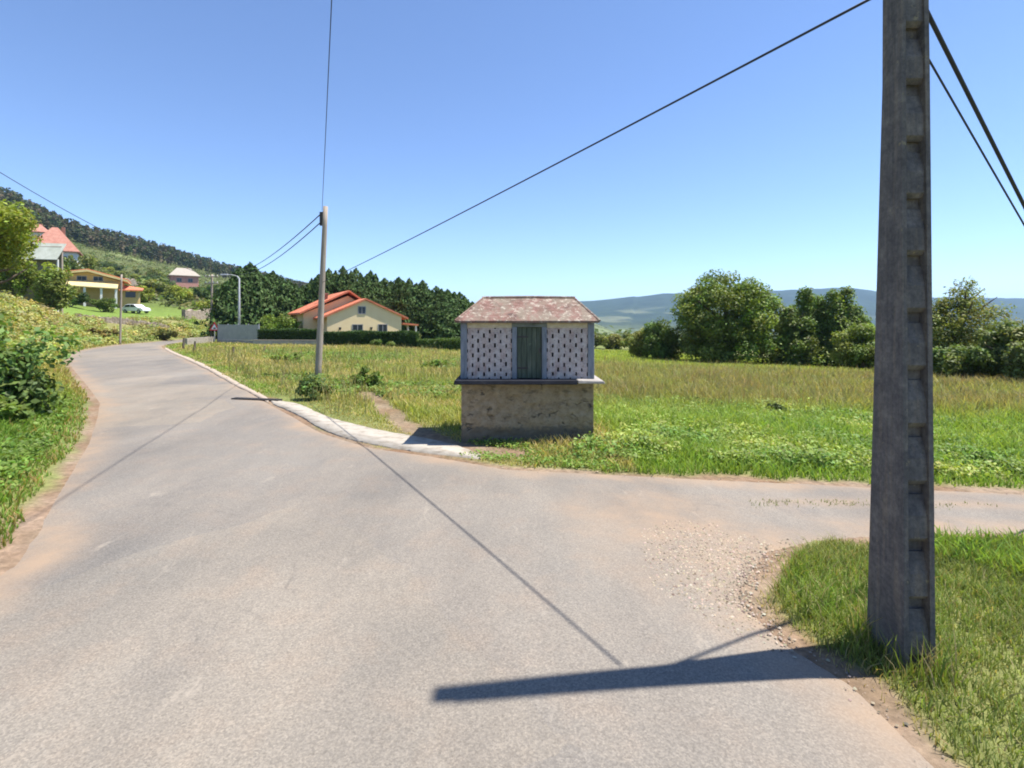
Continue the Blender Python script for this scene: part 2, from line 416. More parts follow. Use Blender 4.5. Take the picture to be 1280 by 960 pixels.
class MB:
    """gathers boxes, prisms and tubes into one mesh"""
    def __init__(s): s.v = []; s.f = []
    def box(s, x0, x1, y0, y1, z0, z1):
        b = len(s.v)
        s.v += [(x0, y0, z0), (x1, y0, z0), (x1, y1, z0), (x0, y1, z0), (x0, y0, z1), (x1, y0, z1), (x1, y1, z1), (x0, y1, z1)]
        s.f += [tuple(b + i for i in q) for q in ((0, 3, 2, 1), (4, 5, 6, 7), (0, 1, 5, 4), (1, 2, 6, 5), (2, 3, 7, 6), (3, 0, 4, 7))]
        return s
    def hexa(s, lo, hi):
        """lower and upper rings of points joined into a closed solid"""
        b = len(s.v); n = len(lo)
        s.v += list(lo) + list(hi)
        s.f.append(tuple(b + i for i in range(n))[::-1]); s.f.append(tuple(b + n + i for i in range(n)))
        for i in range(n):
            j = (i + 1) % n
            s.f.append((b + i, b + j, b + n + j, b + n + i))
        return s
    def prism_y(s, prof, y0, y1):
        return s.hexa([(x, y0, z) for x, z in prof], [(x, y1, z) for x, z in prof])
    def tube(s, pts, rad, n=8, cap=True):
        b = len(s.v); pts = [Vector(p) for p in pts]
        if not hasattr(rad, '__len__'): rad = [rad] * len(pts)
        for i, p in enumerate(pts):
            t = (pts[min(i + 1, len(pts) - 1)] - pts[max(i - 1, 0)]).normalized()
            a = t.orthogonal().normalized() if i == 0 else (a - t * a.dot(t)).normalized()
            c = t.cross(a)
            for k in range(n):
                q = 2 * math.pi * k / n
                s.v.append(tuple(p + (a * math.cos(q) + c * math.sin(q)) * rad[i]))
        for i in range(len(pts) - 1):
            for k in range(n):
                j = (k + 1) % n
                s.f.append((b + i * n + k, b + i * n + j, b + (i + 1) * n + j, b + (i + 1) * n + k))
        if cap:
            s.f.append(tuple(b + k for k in range(n))[::-1]); s.f.append(tuple(b + (len(pts) - 1) * n + k for k in range(n)))
        return s
    def mesh(s, name, bevel=0, smooth=False):
        me = bpy.data.meshes.new(name)
        me.from_pydata(s.v, [], s.f); me.update()
        bm = bmesh.new(); bm.from_mesh(me)
        bmesh.ops.recalc_face_normals(bm, faces=bm.faces)
        if bevel: bmesh.ops.bevel(bm, geom=list(bm.edges), offset=bevel, segments=1, affect='EDGES')
        bm.to_mesh(me); bm.free()
        if smooth:
            for p in me.polygons: p.use_smooth = True
        return me
    def build(s, name, mat, parent=None, bevel=0, smooth=False):
        return link(name, s.mesh(name, bevel, smooth), mat, parent)

def copy_tree(o, parent=None):
    c = o.copy(); C.objects.link(c)
    if parent: c.parent = parent
    for ch in [q for q in o.children]:
        copy_tree(ch, c)
    return c

GAIN = 1.0
def mixcol(a, b, t):
    return np.asarray(a) * (1 - t[:, None]) + np.asarray(b) * t[:, None]

def jit(base, n, amt=.25, hue=.12):
    """n colours round BASE"""
    k = 1 + amt * (rng.random((n, 1)) * 2 - 1)
    h = 1 + hue * (rng.random((n, 3)) * 2 - 1)
    return np.asarray(base) * k * h

def kites(cen, nrm, size, col, asp=.55, droop=None):
    """leaf-shaped quads"""
    n = len(cen)
    nrm = nrm / np.maximum(np.linalg.norm(nrm, axis=1, keepdims=True), 1e-6)
    a = rng.normal(size=(n, 3)) if droop is None else droop
    t = a - nrm * (a * nrm).sum(1, keepdims=True)
    t /= np.maximum(np.linalg.norm(t, axis=1, keepdims=True), 1e-6)
    b = np.cross(nrm, t)
    s = np.asarray(size).reshape(-1, 1)
    v = np.empty((n, 4, 3))
    v[:, 0] = cen - t * s * .5
    v[:, 1] = cen + b * s * asp * .5 + nrm * s * .08
    v[:, 2] = cen + t * s * .5
    v[:, 3] = cen - b * s * asp * .5 + nrm * s * .08
    f = np.arange(4 * n).reshape(n, 4)
    return v.reshape(-1, 3), f, np.repeat(col, 4, 0)

def crown_mesh(name, clumps, n, leaf, base, asp=.6, up=.6, amt=.3, shell=.55, ground=None):
    """leaves through the volume of many small clumps; CLUMPS rows are x y z r"""
    cl = np.asarray(clumps, float)
    w = cl[:, 3] ** 2; w /= w.sum()
    k = rng.choice(len(cl), n, p=w)
    d = rng.normal(size=(n, 3)); d /= np.linalg.norm(d, axis=1, keepdims=True)
    rr = shell + (1 - shell) * rng.random(n) ** .6
    rr *= 1 + .12 * rng.normal(size=n)
    c = cl[k, :3] + d * (cl[k, 3] * rr)[:, None] * np.array([1, 1, .85])
    if ground is not None:
        keep = c[:, 2] > ground; c, d, k = c[keep], d[keep], k[keep]
    n = len(c)
    nrm = d * .6 + rng.normal(size=(n, 3)) * .5 + np.array([0, 0, up])
    cc = jit((1.7, 1.55, 1.35), len(cl), .28, .10)[k] * jit(base, n, amt, .1)
    v, f, q = kites(c, nrm, leaf * (.7 + .6 * rng.random(n)), cc, asp)
    return np_mesh(name, v, [f], q)

def clumps_in(radii, n, r0, r1, zc, bottom=.0, power=.45, lump=.12, seed=0):
    """clump centres filling an uneven ellipsoid whose middle is ZC up"""
    g = np.random.default_rng(seed)
    d = g.normal(size=(n, 3)); d /= np.linalg.norm(d, axis=1, keepdims=True)
    rr = g.random(n) ** power
    lobes = 1 + lump * np.sin(d[:, 0] * 4 + seed) * np.cos(d[:, 1] * 3.3 + seed * 2) + lump * np.sin(d[:, 2] * 5 + seed)
    c = d * (rr * lobes)[:, None] * np.asarray(radii)
    c[:, 2] += zc
    c[:, 2] = np.maximum(c[:, 2], bottom + .3 * r0)
    return np.column_stack([c, r0 + (r1 - r0) * g.random(n)])

def limbs(mb, base_r, h, spread, n, seed, z0=.3):
    g = random.Random(seed)
    mb.tube([(0, 0, -.25), (0.02 * h, 0, h * .25), (0, .03 * h, h * .5), (.02 * h, .01 * h, h * .85)], [base_r * 1.25, base_r, base_r * .7, base_r * .2], 8)
    for i in range(n):
        a = 2 * math.pi * (i + g.random() * .6) / n
        zs = h * (z0 + .45 * g.random()); L = spread * (.6 + .4 * g.random())
        p0 = Vector((0, 0, zs)); p2 = Vector((math.cos(a) * L, math.sin(a) * L, zs + L * (.3 + .5 * g.random())))
        p1 = (p0 + p2) / 2 + Vector((0, 0, -.08 * L))
        mb.tube([p0, p1, p2], [base_r * .45, base_r * .3, base_r * .1], 6)
    return mb

# ------------------------------------------------------------------ the setting: land
SIDE_D = lambda x, y: pdist(x, y, SIDE_TOP)[0]

def dirt_mask(x, y):
    """bare earth: road shoulders, the gravel corner, the trodden path beside the granary"""
    rd = road_d(x, y)
    n1 = fbm(x, y, .9, 21)
    m = 1 - sstep(.0, np.where((x > 1.6) & (y < 6.9), .16, .34), rd + (n1 - .5) * .6)
    # loose gravel corner left of the concrete pole
    e = np.hypot((x - 2.2) / .26, (y - 4.5) / .8) + (n1 - .5) * 1.8
    m = np.maximum(m, (1 - sstep(.4, 1.2, e)) * .9)
    p = [at(*q)[:2] for q in ((632, 567), (560, 556), (505, 531), (470, 500), (455, 492))]
    pd, _ = pdist(x, y, p)
    p2 = [at(*q)[:2] for q in ((560, 561), (600, 563), (640, 566))]
    pd2, _ = pdist(x, y, p2); m = np.maximum(m, 1 - sstep(.3, .62, pd2 + (n1 - .5) * .4))
    m = np.maximum(m, (1 - sstep(.15, .55, pd + (n1 - .5) * .5)) * .9)
    return m

def land_col(x, y):
    r = np.hypot(x, y)
    n = len(x)
    big = fbm(x, y, 7, 31)[:, None]; med = fbm(x, y, 1.7, 33)[:, None]
    green = np.array([.15, .19, .055]); dry = np.array([.29, .25, .11]); br = np.array([.16, .115, .055])
    c = green + (dry - green) * np.clip(big * 1.5 - .35, 0, 1) * .7
    c = c + (br - c) * np.clip(med * 1.6 - .6, 0, 1) * .4
    s, sd = pdist(x, y, LEFT); s = (s * sd)
    # mown terrace below the ochre house
    lawn = (sstep(10, 15, s) * (1 - sstep(42, 60, s)) * (y > 15))[:, None]
    c = c + (np.array([.13, .20, .035]) - c) * lawn * .8
    hill = sstep(95, 160, r)[:, None]
    c = c + (np.array([.095, .11, .038]) - c) * hill
    # valley fields and wooded mountain
    far = sstep(250, 500, r)[:, None]
    patch = sstep(.52, .58, fbm(x, y, 90, 51))[:, None] * far * (r[:, None] < 1900)
    c = c + (np.array([.17, .20, .085]) - c) * patch
    mt = sstep(1700, 2300, r)[:, None]
    c = c + (np.array([.030, .045, .022]) * (0.7 + .6 * fbm(x, y, 260, 61)[:, None]) - c) * mt
    clear = sstep(.60, .66, fbm(x, y, 330, 71))[:, None] * (sstep(1800, 2000, r) * (1 - sstep(2500, 2900, r)))[:, None]
    c = c + (np.array([.12, .13, .07]) - c) * clear
    near = (r < 130)
    dm = np.zeros(n); dm[near] = dirt_mask(x[near], y[near])
    dirt = np.array([.27, .20, .14]) + (np.array([.20, .125, .075]) - np.array([.27, .20, .14])) * np.clip(fbm(x, y, .7, 81)[:, None] * 2 - .6, 0, 1)
    return c + (dirt - c) * dm[:, None]

def build_land():
    a = np.concatenate([np.linspace(-180, -62, 40)[:-1], np.linspace(-62, 62, 560), np.linspace(62, 180, 40)[1:-1]])
    a = np.radians(a); rr = np.concatenate([[.5], np.geomspace(.7, 9000, 540)])
    A, RR = np.meshgrid(a, rr)
    x = (np.sin(A) * RR).ravel(); y = (np.cos(A) * RR).ravel()
    z = H(x, y)
    r = RR.ravel(); near = r < 130
    rd = np.full(len(x), 9.0); rd[near] = road_d(x[near], y[near])
    z = z - (1 - sstep(-.40 - .012 * r, -.08 - .004 * r, rd)) * (.06 + .012 * np.minimum(r, 60))
    na, nr = len(a), len(rr)
    i = np.arange(nr - 1)[:, None] * na; j = np.arange(na)[None, :]; j2 = (j + 1) % na
    q = np.stack([i + j, i + j2, i + na + j2, i + na + j], -1).reshape(-1, 4)[:, ::-1]
    x = np.append(x, 0); y = np.append(y, 0); z = np.append(z, z[:na].mean())
    cap = np.stack([np.full(na, len(x) - 1), np.arange(na), (np.arange(na) + 1) % na], -1)[:, ::-1]
    me = np_mesh('ground', np.column_stack([x, y, z]), [q, cap], land_col(x, y), True)
    o = link('ground', me, M['land']); tag(o, kind='structure')
build_land()

def resample(pl, n):
    p = np.array(pl, float); s = np.concatenate([[0], np.cumsum(np.hypot(*np.diff(p, axis=0).T))])
    return p, s

def smooth_line(pl, step=.3):
    """Catmull-Rom through the points"""
    p = [Vector((q[0], q[1], 0)) for q in pl]; out = []
    for i in range(len(p) - 1):
        a, b, c, d = p[max(i - 1, 0)], p[i], p[i + 1], p[min(i + 2, len(p) - 1)]
        n = max(2, int((c - b).length / step))
        for k in range(n):
            t = k / n
            out.append(.5 * ((2 * b) + (c - a) * t + (2 * a - 5 * b + 4 * c - d) * t * t + (3 * b - a - 3 * c + d) * t ** 3))
    out.append(p[-1])
    return np.array([(q.x, q.y) for q in out])

def strip(name, A, B, mat, cross, dz, kind='structure', n=260):
    """a sheet between two edge lines that follows the land"""
    def par(P, n):
        s = np.concatenate([[0], np.cumsum(np.hypot(*np.diff(P, axis=0).T))])
        # denser towards the camera: parameter by log of distance
        w = np.concatenate([[0], np.cumsum(np.hypot(*np.diff(P, axis=0).T) / (1.5 + .5 * (np.hypot(P[1:, 0], P[1:, 1]))))])
        t = np.linspace(0, w[-1], n)
        return np.column_stack([np.interp(t, w, P[:, 0]), np.interp(t, w, P[:, 1])])
    A = par(A, n); B = par(B, n)
    t = np.linspace(0, 1, cross)[None, :, None]
    P = A[:, None] * (1 - t) + B[:, None] * t
    x = P[..., 0].ravel(); y = P[..., 1].ravel()
    z = H(x, y) + dz * sstep(-.02, .25, -road_d(x, y)) - .02 * (1 - sstep(-.02, .25, -road_d(x, y)))
    i = np.arange(n - 1)[:, None] * cross; j = np.arange(cross - 1)[None, :]
    q = np.stack([i + j, i + j + 1, i + cross + j + 1, i + cross + j], -1).reshape(-1, 4)
    me = np_mesh(name, np.column_stack([x, y, z]), [q], None, True)
    if me.polygons[0].normal.z < 0: me.flip_normals()
    at_ = me.color_attributes.new('edge', 'FLOAT_COLOR', 'POINT')
    rd = -road_d(x, y)
    e = (1 - sstep(.0, .9, rd + (fbm(x, y, 1.2, 4) - .5) * .9)) * .85
    # a dusty dry delta where the side road joins
    e = np.maximum(e, .75 * (1 - sstep(.4, 1.3, np.hypot((x - 1.9) / 1.3, (y - 6.3) / 1.6) + (fbm(x, y, .8, 6) - .5))))
    c4 = np.ones((len(x), 4), np.float32); c4[:, :3] = e[:, None]
    at_.data.foreach_set('color', c4.ravel())
    o = link(name, me, mat)
    return tag(o, kind=kind)

near_r = np.array(RIGHT_NEAR); far_r = np.array(RIGHT_FAR)
L_ = smooth_line(LEFT); Rn = smooth_line(RIGHT_NEAR); Rf = smooth_line(RIGHT_FAR)
# the main road in two sheets that share an edge: before and past the mouth of the side road
split = np.array([-6.2, 6.6])
kL = int(np.argmin(np.hypot(L_[:, 0] + 6.6, L_[:, 1] - 7.27)))
mouth = smooth_line([RIGHT_NEAR[-1], (1.7, 6.9), RIGHT_FAR[0]], .2)
kL2 = int(np.argmin(np.hypot(L_[:, 0] + 8.6, L_[:, 1] - 10.2)))
rtall = np.concatenate([Rn, mouth[1:-1], Rf])
def road_sheet():
    # one sheet: left edge, right edge (near part, the mouth, far part), matched by hand-set stations
    st = [(0, 0), (kL, len(Rn) - 1), (kL2, len(Rn) + len(mouth) - 2), (len(L_) - 1, len(rtall) - 1)]
    A = []; B = []
    for (a0, b0), (a1, b1) in zip(st[:-1], st[1:]):
        m = 40 if b1 - b0 < 30 else 150
        def seg(P, i0, i1):
            Q = P[i0:i1 + 1]
            w = np.concatenate([[0], np.cumsum(np.hypot(*np.diff(Q, axis=0).T) / (1 + .3 * np.hypot(Q[1:, 0], Q[1:, 1])))])
            t = np.linspace(0, w[-1], m)
            return np.column_stack([np.interp(t, w, Q[:, 0]), np.interp(t, w, Q[:, 1])])
        sa, sb = seg(L_, a0, a1), seg(rtall, b0, b1)
        A.append(sa if not A else sa[1:]); B.append(sb if not B else sb[1:])
    return np.concatenate(A), np.concatenate(B)
RA, RB = road_sheet()
def raw_strip(name, A, B, mat, cross, dz):
    n = len(A)
    t = np.linspace(0, 1, cross)[None, :, None]
    P = A[:, None] * (1 - t) + B[:, None] * t
    x = P[..., 0].ravel(); y = P[..., 1].ravel(); z = H(x, y) + dz * sstep(-.02, .25, -road_d(x, y)) - .02 * (1 - sstep(-.02, .25, -road_d(x, y)))
    i = np.arange(n - 1)[:, None] * cross; j = np.arange(cross - 1)[None, :]
    q = np.stack([i + j, i + j + 1, i + cross + j + 1, i + cross + j], -1).reshape(-1, 4)
    me = np_mesh(name, np.column_stack([x, y, z]), [q], None, True)
    if me.polygons[len(me.polygons) // 2].normal.z < 0: me.flip_normals()
    at_ = me.color_attributes.new('edge', 'FLOAT_COLOR', 'POINT')
    rd = -road_d(x, y)
    e = (1 - sstep(.0, .8, rd + (fbm(x, y, 1.2, 4) - .5) * .9)) * .85
    dl = np.hypot((x - 2.0) / 1.2, (y - 6.2) / 1.7) + (fbm(x, y, .8, 6) - .5)
    e = np.maximum(e, .7 * (1 - sstep(.4, 1.2, dl)))
    c4 = np.ones((len(x), 4), np.float32); c4[:, :3] = np.clip(e, 0, 1)[:, None]
    at_.data.foreach_set('color', c4.ravel())
    return tag(link(name, me, mat), kind='structure')
raw_strip('road', RA, RB, M['road'], 40, .012)
def side_road():
    T = smooth_line(SIDE_TOP); B = smooth_line(SIDE_BOT)
    m = 130
    def seg(Q):
        w = np.concatenate([[0], np.cumsum(np.hypot(*np.diff(Q, axis=0).T))]); t = np.linspace(0, w[-1], m)
        return np.column_stack([np.interp(t, w, Q[:, 0]), np.interp(t, w, Q[:, 1])])
    T = seg(T); B = seg(B)
    # start on the mouth line of the main road
    n = 22
    rows = []
    mo = mouth[::-1]
    w = np.linspace(0, 1, n)
    ml = np.linspace(0, 1, len(mo))
    first = np.column_stack([np.interp(w, ml, mo[:, 0]), np.interp(w, ml, mo[:, 1])])
    P = T[:, None] * (1 - w[None, :, None]) + B[:, None] * w[None, :, None]
    k = np.exp(-np.arange(m) / 6.0)[:, None, None]
    P = P + (first - P[0])[None] * k
    x = P[..., 0].ravel(); y = P[..., 1].ravel(); q_ = sstep(-.02, .25, -road_d(x, y)); z = H(x, y) + .012 * q_ - .02 * (1 - q_)
    i = np.arange(m - 1)[:, None] * n; j = np.arange(n - 1)[None, :]
    q = np.stack([i + j, i + j + 1, i + n + j + 1, i + n + j], -1).reshape(-1, 4)
    me = np_mesh('side_road', np.column_stack([x, y, z]), [q], None, True)
    if me.polygons[len(me.polygons) // 2].normal.z < 0: me.flip_normals()
    at_ = me.color_attributes.new('edge', 'FLOAT_COLOR', 'POINT')
    rd = -road_d(x, y)
    e = (1 - sstep(.0, .7, rd + (fbm(x, y, 1.0, 4) - .5) * .8)) * .9
    mid = .55 * np.exp(-((np.tile(w, m) - .47) / .10) ** 2) * sstep(2.5, 5, x)
    dl = np.hypot((x - 2.0) / 1.2, (y - 6.2) / 1.7) + (fbm(x, y, .8, 6) - .5)
    e = np.maximum(np.maximum(e, mid), .7 * (1 - sstep(.4, 1.2, dl)))
    c4 = np.ones((len(x), 4), np.float32); c4[:, :3] = np.clip(e, 0, 1)[:, None]
    at_.data.foreach_set('color', c4.ravel())
    tag(link('side_road', me, M['road']), kind='structure')
side_road()

def ribbon(name, pix, width, mat, dz, parent=None):
    P = smooth_line([at(*p)[:2] for p in pix], .15)
    d = np.gradient(P, axis=0); d /= np.linalg.norm(d, axis=1, keepdims=True)
    n = np.column_stack([-d[:, 1], d[:, 0]])
    wd = width * (.75 + .5 * fbm(P[:, 0], P[:, 1], .6, 2))[:, None] * .5
    a, b = P - n * wd, P + n * wd
    v = np.concatenate([np.column_stack([q, H(q[:, 0], q[:, 1]) + dz]) for q in (a, b)])
    k = len(P); i = np.arange(k - 1)
    me = np_mesh(name, v, [np.stack([i, i + 1, i + k + 1, i + k], -1)])
    if me.polygons[0].normal.z < 0: me.flip_normals()
    return link(name, me, mat, parent)
# concrete apron on the inside of the bend, with the drain across its end
def slab_poly(name, outer, inner, mat, th, dz=.0):
    A = smooth_line([at(*p)[:2] for p in outer], .25); B = smooth_line([at(*p)[:2] for p in inner], .25)
    n = 60
    f = lambda Q: np.column_stack([np.interp(np.linspace(0, 1, n), np.linspace(0, 1, len(Q)), Q[:, i]) for i in (0, 1)])
    A, B = f(A), f(B)
    A = A + (rng.random(A.shape) - .5) * .02; B = B + (rng.random(B.shape) - .5) * .04
    v = []; 
    for Q, z in ((A, th), (B, th), (A, -.12), (B, -.12)):
        v.append(np.column_stack([Q, H(Q[:, 0], Q[:, 1]) + dz + z]))
    v = np.concatenate(v); i = np.arange(n - 1)
    fs = [np.stack([i + a, i + 1 + a, i + 1 + b, i + b], -1) for a, b in ((0, n), (2 * n, 0), (n, 3 * n))]
    fs.append(np.array([[0, n, 3 * n, 2 * n], [n - 1, 3 * n - 1, 4 * n - 1, 2 * n - 1]]))
    me = np_mesh(name, v, fs)
    bm = bmesh.new(); bm.from_mesh(me); bmesh.ops.recalc_face_normals(bm, faces=bm.faces)
    if max(bm.faces, key=lambda q: q.calc_area()).normal.z < 0: bmesh.ops.reverse_faces(bm, faces=bm.faces)
    bm.to_mesh(me); bm.free()
    return tag(link(name, me, mat), kind='structure')
slab_poly('pavement', ((342, 506), (372, 519), (412, 541), (462, 555), (520, 565), (560, 570), (600, 574.5)), ((338, 500), (372, 506), (412, 523), (470, 538), (530, 549), (565, 557), (601, 570)), M['pad'], .03)
slab_poly('pavement_edge', ((206, 437), (217, 443), (250, 458), (297, 484), (336, 504)), ((207, 434.5), (222, 442), (256, 456.5), (305, 483), (336, 499.5)), pm('dusty_kerb', [(.3, (.30, .24, .185)), (.7, (.42, .345, .27))], 3, .9, .3, 30), .03)
def drain():
    a = at(292, 499); b = at(350, 502)
    t = thing('drain_grate', 'dark narrow drain grate across the road edge beside the pale concrete strip', 'drain grate', ((a[0] + b[0]) / 2, (a[1] + b[1]) / 2, hh((a[0] + b[0]) / 2, (a[1] + b[1]) / 2) + .02), math.atan2(b[1] - a[1], b[0] - a[0]))
    L = math.hypot(b[0] - a[0], b[1] - a[1]) / 2
    fr = MB().box(-L, L, -.11, -.085, -.05, .03).box(-L, L, .085, .11, -.05, .03).box(-L, -L + .03, -.085, .085, -.05, .03).box(L - .03, L, -.085, .085, -.05, .03)
    fr.build('frame', M['grate'], t)
    g = MB(); k = -L + .05
    while k < L - .05:
        g.box(k, k + .022, -.084, .084, -.02, .026); k += .05
    g.build('grille', M['grate'], t)
drain()

# ------------------------------------------------------------------ the granary
def perforated(w, h, th, px=.1125, pz=.195, hw=.036, hht=.080, ox=0.0, oz=.05):
    """a screen wall of thin bricks with staggered slits; front at y=0, from x=0..w, z=0..h"""
    xs = {0.0, w}; zs = {0.0, h}; holes = []
    ncol = int(round(w / px)); px = w / ncol
    for i in range(0, ncol + 1):
        xc = i * px
        z0 = oz + (0 if i % 2 else pz / 2) - pz
        while z0 < h:
            jx, jz, jw = random.uniform(-.006, .006), random.uniform(-.009, .009), random.uniform(-.006, .006)
            a, b = max(xc + jx - hw / 2 - jw, 0), min(xc + jx + hw / 2, w)
            c, d = max(z0 + jz, 0), min(z0 + jz + hht + jw * 2, h)
            if d - c > .02: holes.append((a, b, c, d)); xs |= {a, b}; zs |= {c, d}
            z0 += pz
    def uniq(s):
        o = []
        for q in sorted(s):
            if not o or q - o[-1] > 1e-5: o.append(q)
        return o
    xs = uniq(xs); zs = uniq(zs)
    nx, nz_ = len(xs) - 1, len(zs) - 1
    solid = np.ones((nx, nz_), bool)
    for i in range(nx):
        for k in range(nz_):
            cx, cz = (xs[i] + xs[i + 1]) / 2, (zs[k] + zs[k + 1]) / 2
            for a, b, c, d in holes:
                if a < cx < b and c < cz < d: solid[i, k] = False; break
    bm = bmesh.new(); vf = {}; vb = {}
    def V(D, i, k, y):
        if (i, k) not in D: D[(i, k)] = bm.verts.new((xs[i], y, zs[k]))
        return D[(i, k)]
    for i in range(nx):
        for k in range(nz_):
            if not solid[i, k]: continue
            for D, y in ((vf, 0.0), (vb, th)):
                bm.faces.new([V(D, i, k, y), V(D, i + 1, k, y), V(D, i + 1, k + 1, y), V(D, i, k + 1, y)])
            for di, dk, e in ((-1, 0, ((i, k), (i, k + 1))), (1, 0, ((i + 1, k), (i + 1, k + 1))), (0, -1, ((i, k), (i + 1, k))), (0, 1, ((i, k + 1), (i + 1, k + 1)))):
                ii, kk = i + di, k + dk
                if not (0 <= ii < nx and 0 <= kk < nz_) or not solid[ii, kk]:
                    a, b = e
                    bm.faces.new([V(vf, *a, 0.0), V(vf, *b, 0.0), V(vb, *b, th), V(vb, *a, th)])
    bmesh.ops.recalc_face_normals(bm, faces=bm.faces)
    me = bpy.data.meshes.new('slatted_wall'); bm.to_mesh(me); bm.free()
    return me

def granary():
    D0 = 10.46; DEP = 1.75
    x0, x1 = -1.035, 1.665; cx = (x0 + x1) / 2
    zb = -.12; zs0, zs1 = 1.215, 1.30; ze = 2.44
    t = thing('granary', 'small whitewashed raised granary on a stone base with rust red hipped roof and green door', 'granary', (cx, D0, 0))
    W = (x1 - x0) / 2
    # rubble base, its faces slightly uneven
    nx, nzz, ny = 56, 26, 36
    def face(u, v, fn):
        return [[fn(a, b) for b in v] for a in u]
    bm = bmesh.new()
    def grid(fn, nu, nv):
        vs = [[bm.verts.new(fn(i / nu, j / nv)) for j in range(nv + 1)] for i in range(nu + 1)]
        for i in range(nu):
            for j in range(nv): bm.faces.new([vs[i][j], vs[i + 1][j], vs[i + 1][j + 1], vs[i][j + 1]])
    def dis(p, n, a, b):
        k = (float(fbm(np.array([p[0] * 1 + p[1] * 1.7 + 40]), np.array([p[2] * 1.6 + 9]), .28, 90)[0]) - .5) * .075
        e = min(min(a, 1 - a) * 12, min(b, 1 - b) * 12, 1)
        return tuple(p[i] + n[i] * k * e for i in range(3))
    zz = lambda b: zb - .15 + (zs0 - zb + .15) * b
    grid(lambda a, b: dis((-W + 2 * W * a, 0, zz(b)), (0, -1, 0), a, b), nx, nzz)
    grid(lambda a, b: dis((-W + 2 * W * a, DEP, zz(b)), (0, 1, 0), a, b), nx, nzz)
    grid(lambda a, b: dis((-W, DEP * a, zz(b)), (-1, 0, 0), a, b), ny, nzz)
    grid(lambda a, b: dis((W, DEP * a, zz(b)), (1, 0, 0), a, b), ny, nzz)
    bmesh.ops.remove_doubles(bm, verts=bm.verts, dist=.0005); bmesh.ops.recalc_face_normals(bm, faces=bm.faces)
    me = bpy.data.meshes.new('base_wall'); bm.to_mesh(me); bm.free()
    link('base_wall', me, M['rubble'], t)
    # rat ledge
    ov = .30
    sl = MB()
    sl.hexa([(-W - .13, -ov, zs0), (W - .36, -ov, zs0), (W - .36, DEP + ov, zs0), (-W - .13, DEP + ov, zs0)],
            [(-W - .11, -ov + .02, zs1), (W - .36, -ov + .02, zs1), (W - .36, DEP + ov - .02, zs1), (-W - .11, DEP + ov - .02, zs1)])
    sl.build('ledge', M['slab'], t, .012)
    s2 = MB().hexa([(W - .355, -ov - .015, zs0 + .02), (W + .19, -ov - .005, zs0 + .015), (W + .19, DEP + ov, zs0 + .015), (W - .355, DEP + ov, zs0 + .02)],
                   [(W - .355, -ov, zs1 + .005), (W + .16, -ov, zs1 - .01), (W + .16, DEP + ov, zs1 - .01), (W - .355, DEP + ov, zs1 + .005)])
    tag(s2.build('ledge', M['slab_lit_end'], t, .012), 'broken right end of the ledge, coloured pale as if sunlit')
    # corner posts, door posts, lintel
    def post(a, b, y0=-.015, y1=.10, mat='gpost', nm='corner_post', zt=ze): return MB().box(a, b, y0, y1, zs1, zt).build(nm, M[mat], t, .006)
    pw = .115
    post(-W - .015, -W + pw); post(W - pw, W + .015)
    post(-W - .015, -W + pw, DEP - .10, DEP + .015); post(W - pw, W + .015, DEP - .10, DEP + .015)
    dl, dr = (640 - 640) / F * D0 - cx, (683.5 - 640) / F * D0 - cx
    jw = .10
    post(dl, dl + jw, -.02, .09, 'gpost', 'door_post', ze - .085); post(dr - jw, dr, -.02, .09, 'gpost', 'door_post', ze - .085)
    MB().box(dl, dr, -.022, .09, ze - .085, ze).build('lintel', M['gframe'], t, .005)
    # boarded door
    dm = MB(); n = 5; a0, a1 = dl + jw + .004, dr - jw - .004
    for i in range(n):
        a = a0 + (a1 - a0) * i / n; b = a0 + (a1 - a0) * (i + 1) / n
        off = .028 + .006 * (i % 2)
        dm.box(a + .004, b - .004, off, off + .03, zs1 + .012, ze - .09)
    d = dm.build('door', M['gdoor'], t)
    for z in (zs1 + .2, ze - .3): MB().box(a0 + .01, a0 + .22, .018, .0275, z, z + .035).build('hinge', M['grate'], d)
    MB().box(a1 - .06, a1 - .03, .006, .0275, (zs1 + ze) / 2 - .05, (zs1 + ze) / 2 + .05).build('handle', M['grate'], d)
    # perforated walls with a plain cream band under the eaves
    band = .10
    hp = ze - band - zs1
    for a, b in ((-W + pw + .001, dl - .001), (dr + .001, W - pw - .001)):
        o = link('slatted_wall', perforated(b - a, hp, .05), M['gpanel'], t); o.location = (a, .012, zs1)
        MB().box(a, b, .006, .06, ze - band, ze).build('eaves_band', M['gtrim'], t, .003)
    o = link('slatted_wall', perforated(2 * W - 2 * pw, hp, .05), M['gpanel'], t); o.location = (W - pw, DEP - .012, zs1); o.rotation_euler = (0, 0, math.pi)
    MB().box(-W + pw, W - pw, DEP - .06, DEP - .006, ze - band, ze).build('eaves_band', M['gtrim'], t, .003)
    for sx in (-1, 1):
        o = link('slatted_wall', perforated(DEP - .21, hp, .05), M['gpanel'], t)
        o.location = (-W + .012, DEP - .105, zs1) if sx < 0 else (W - .012, .105, zs1)
        o.rotation_euler = (0, 0, -math.pi / 2 if sx < 0 else math.pi / 2)
        xx = (-W + .006, -W + .06) if sx < 0 else (W - .06, W - .006)
        MB().box(xx[0], xx[1], .105, DEP - .105, ze - band, ze).build('eaves_band', M['gtrim'], t, .003)
    MB().box(-W + .13, W - .13, DEP * .5, DEP * .5 + .03, zs1 + .021, ze - .013).build('dark_backing', M['gdark'], t)  # added dark sheet behind the slits so the inside looks unlit
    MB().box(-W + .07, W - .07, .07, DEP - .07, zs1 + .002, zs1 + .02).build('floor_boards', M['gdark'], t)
    MB().box(-W + .02, W - .02, .02, DEP - .02, ze - .012, ze - .002).build('ceiling_boards', M['gdark'], t)
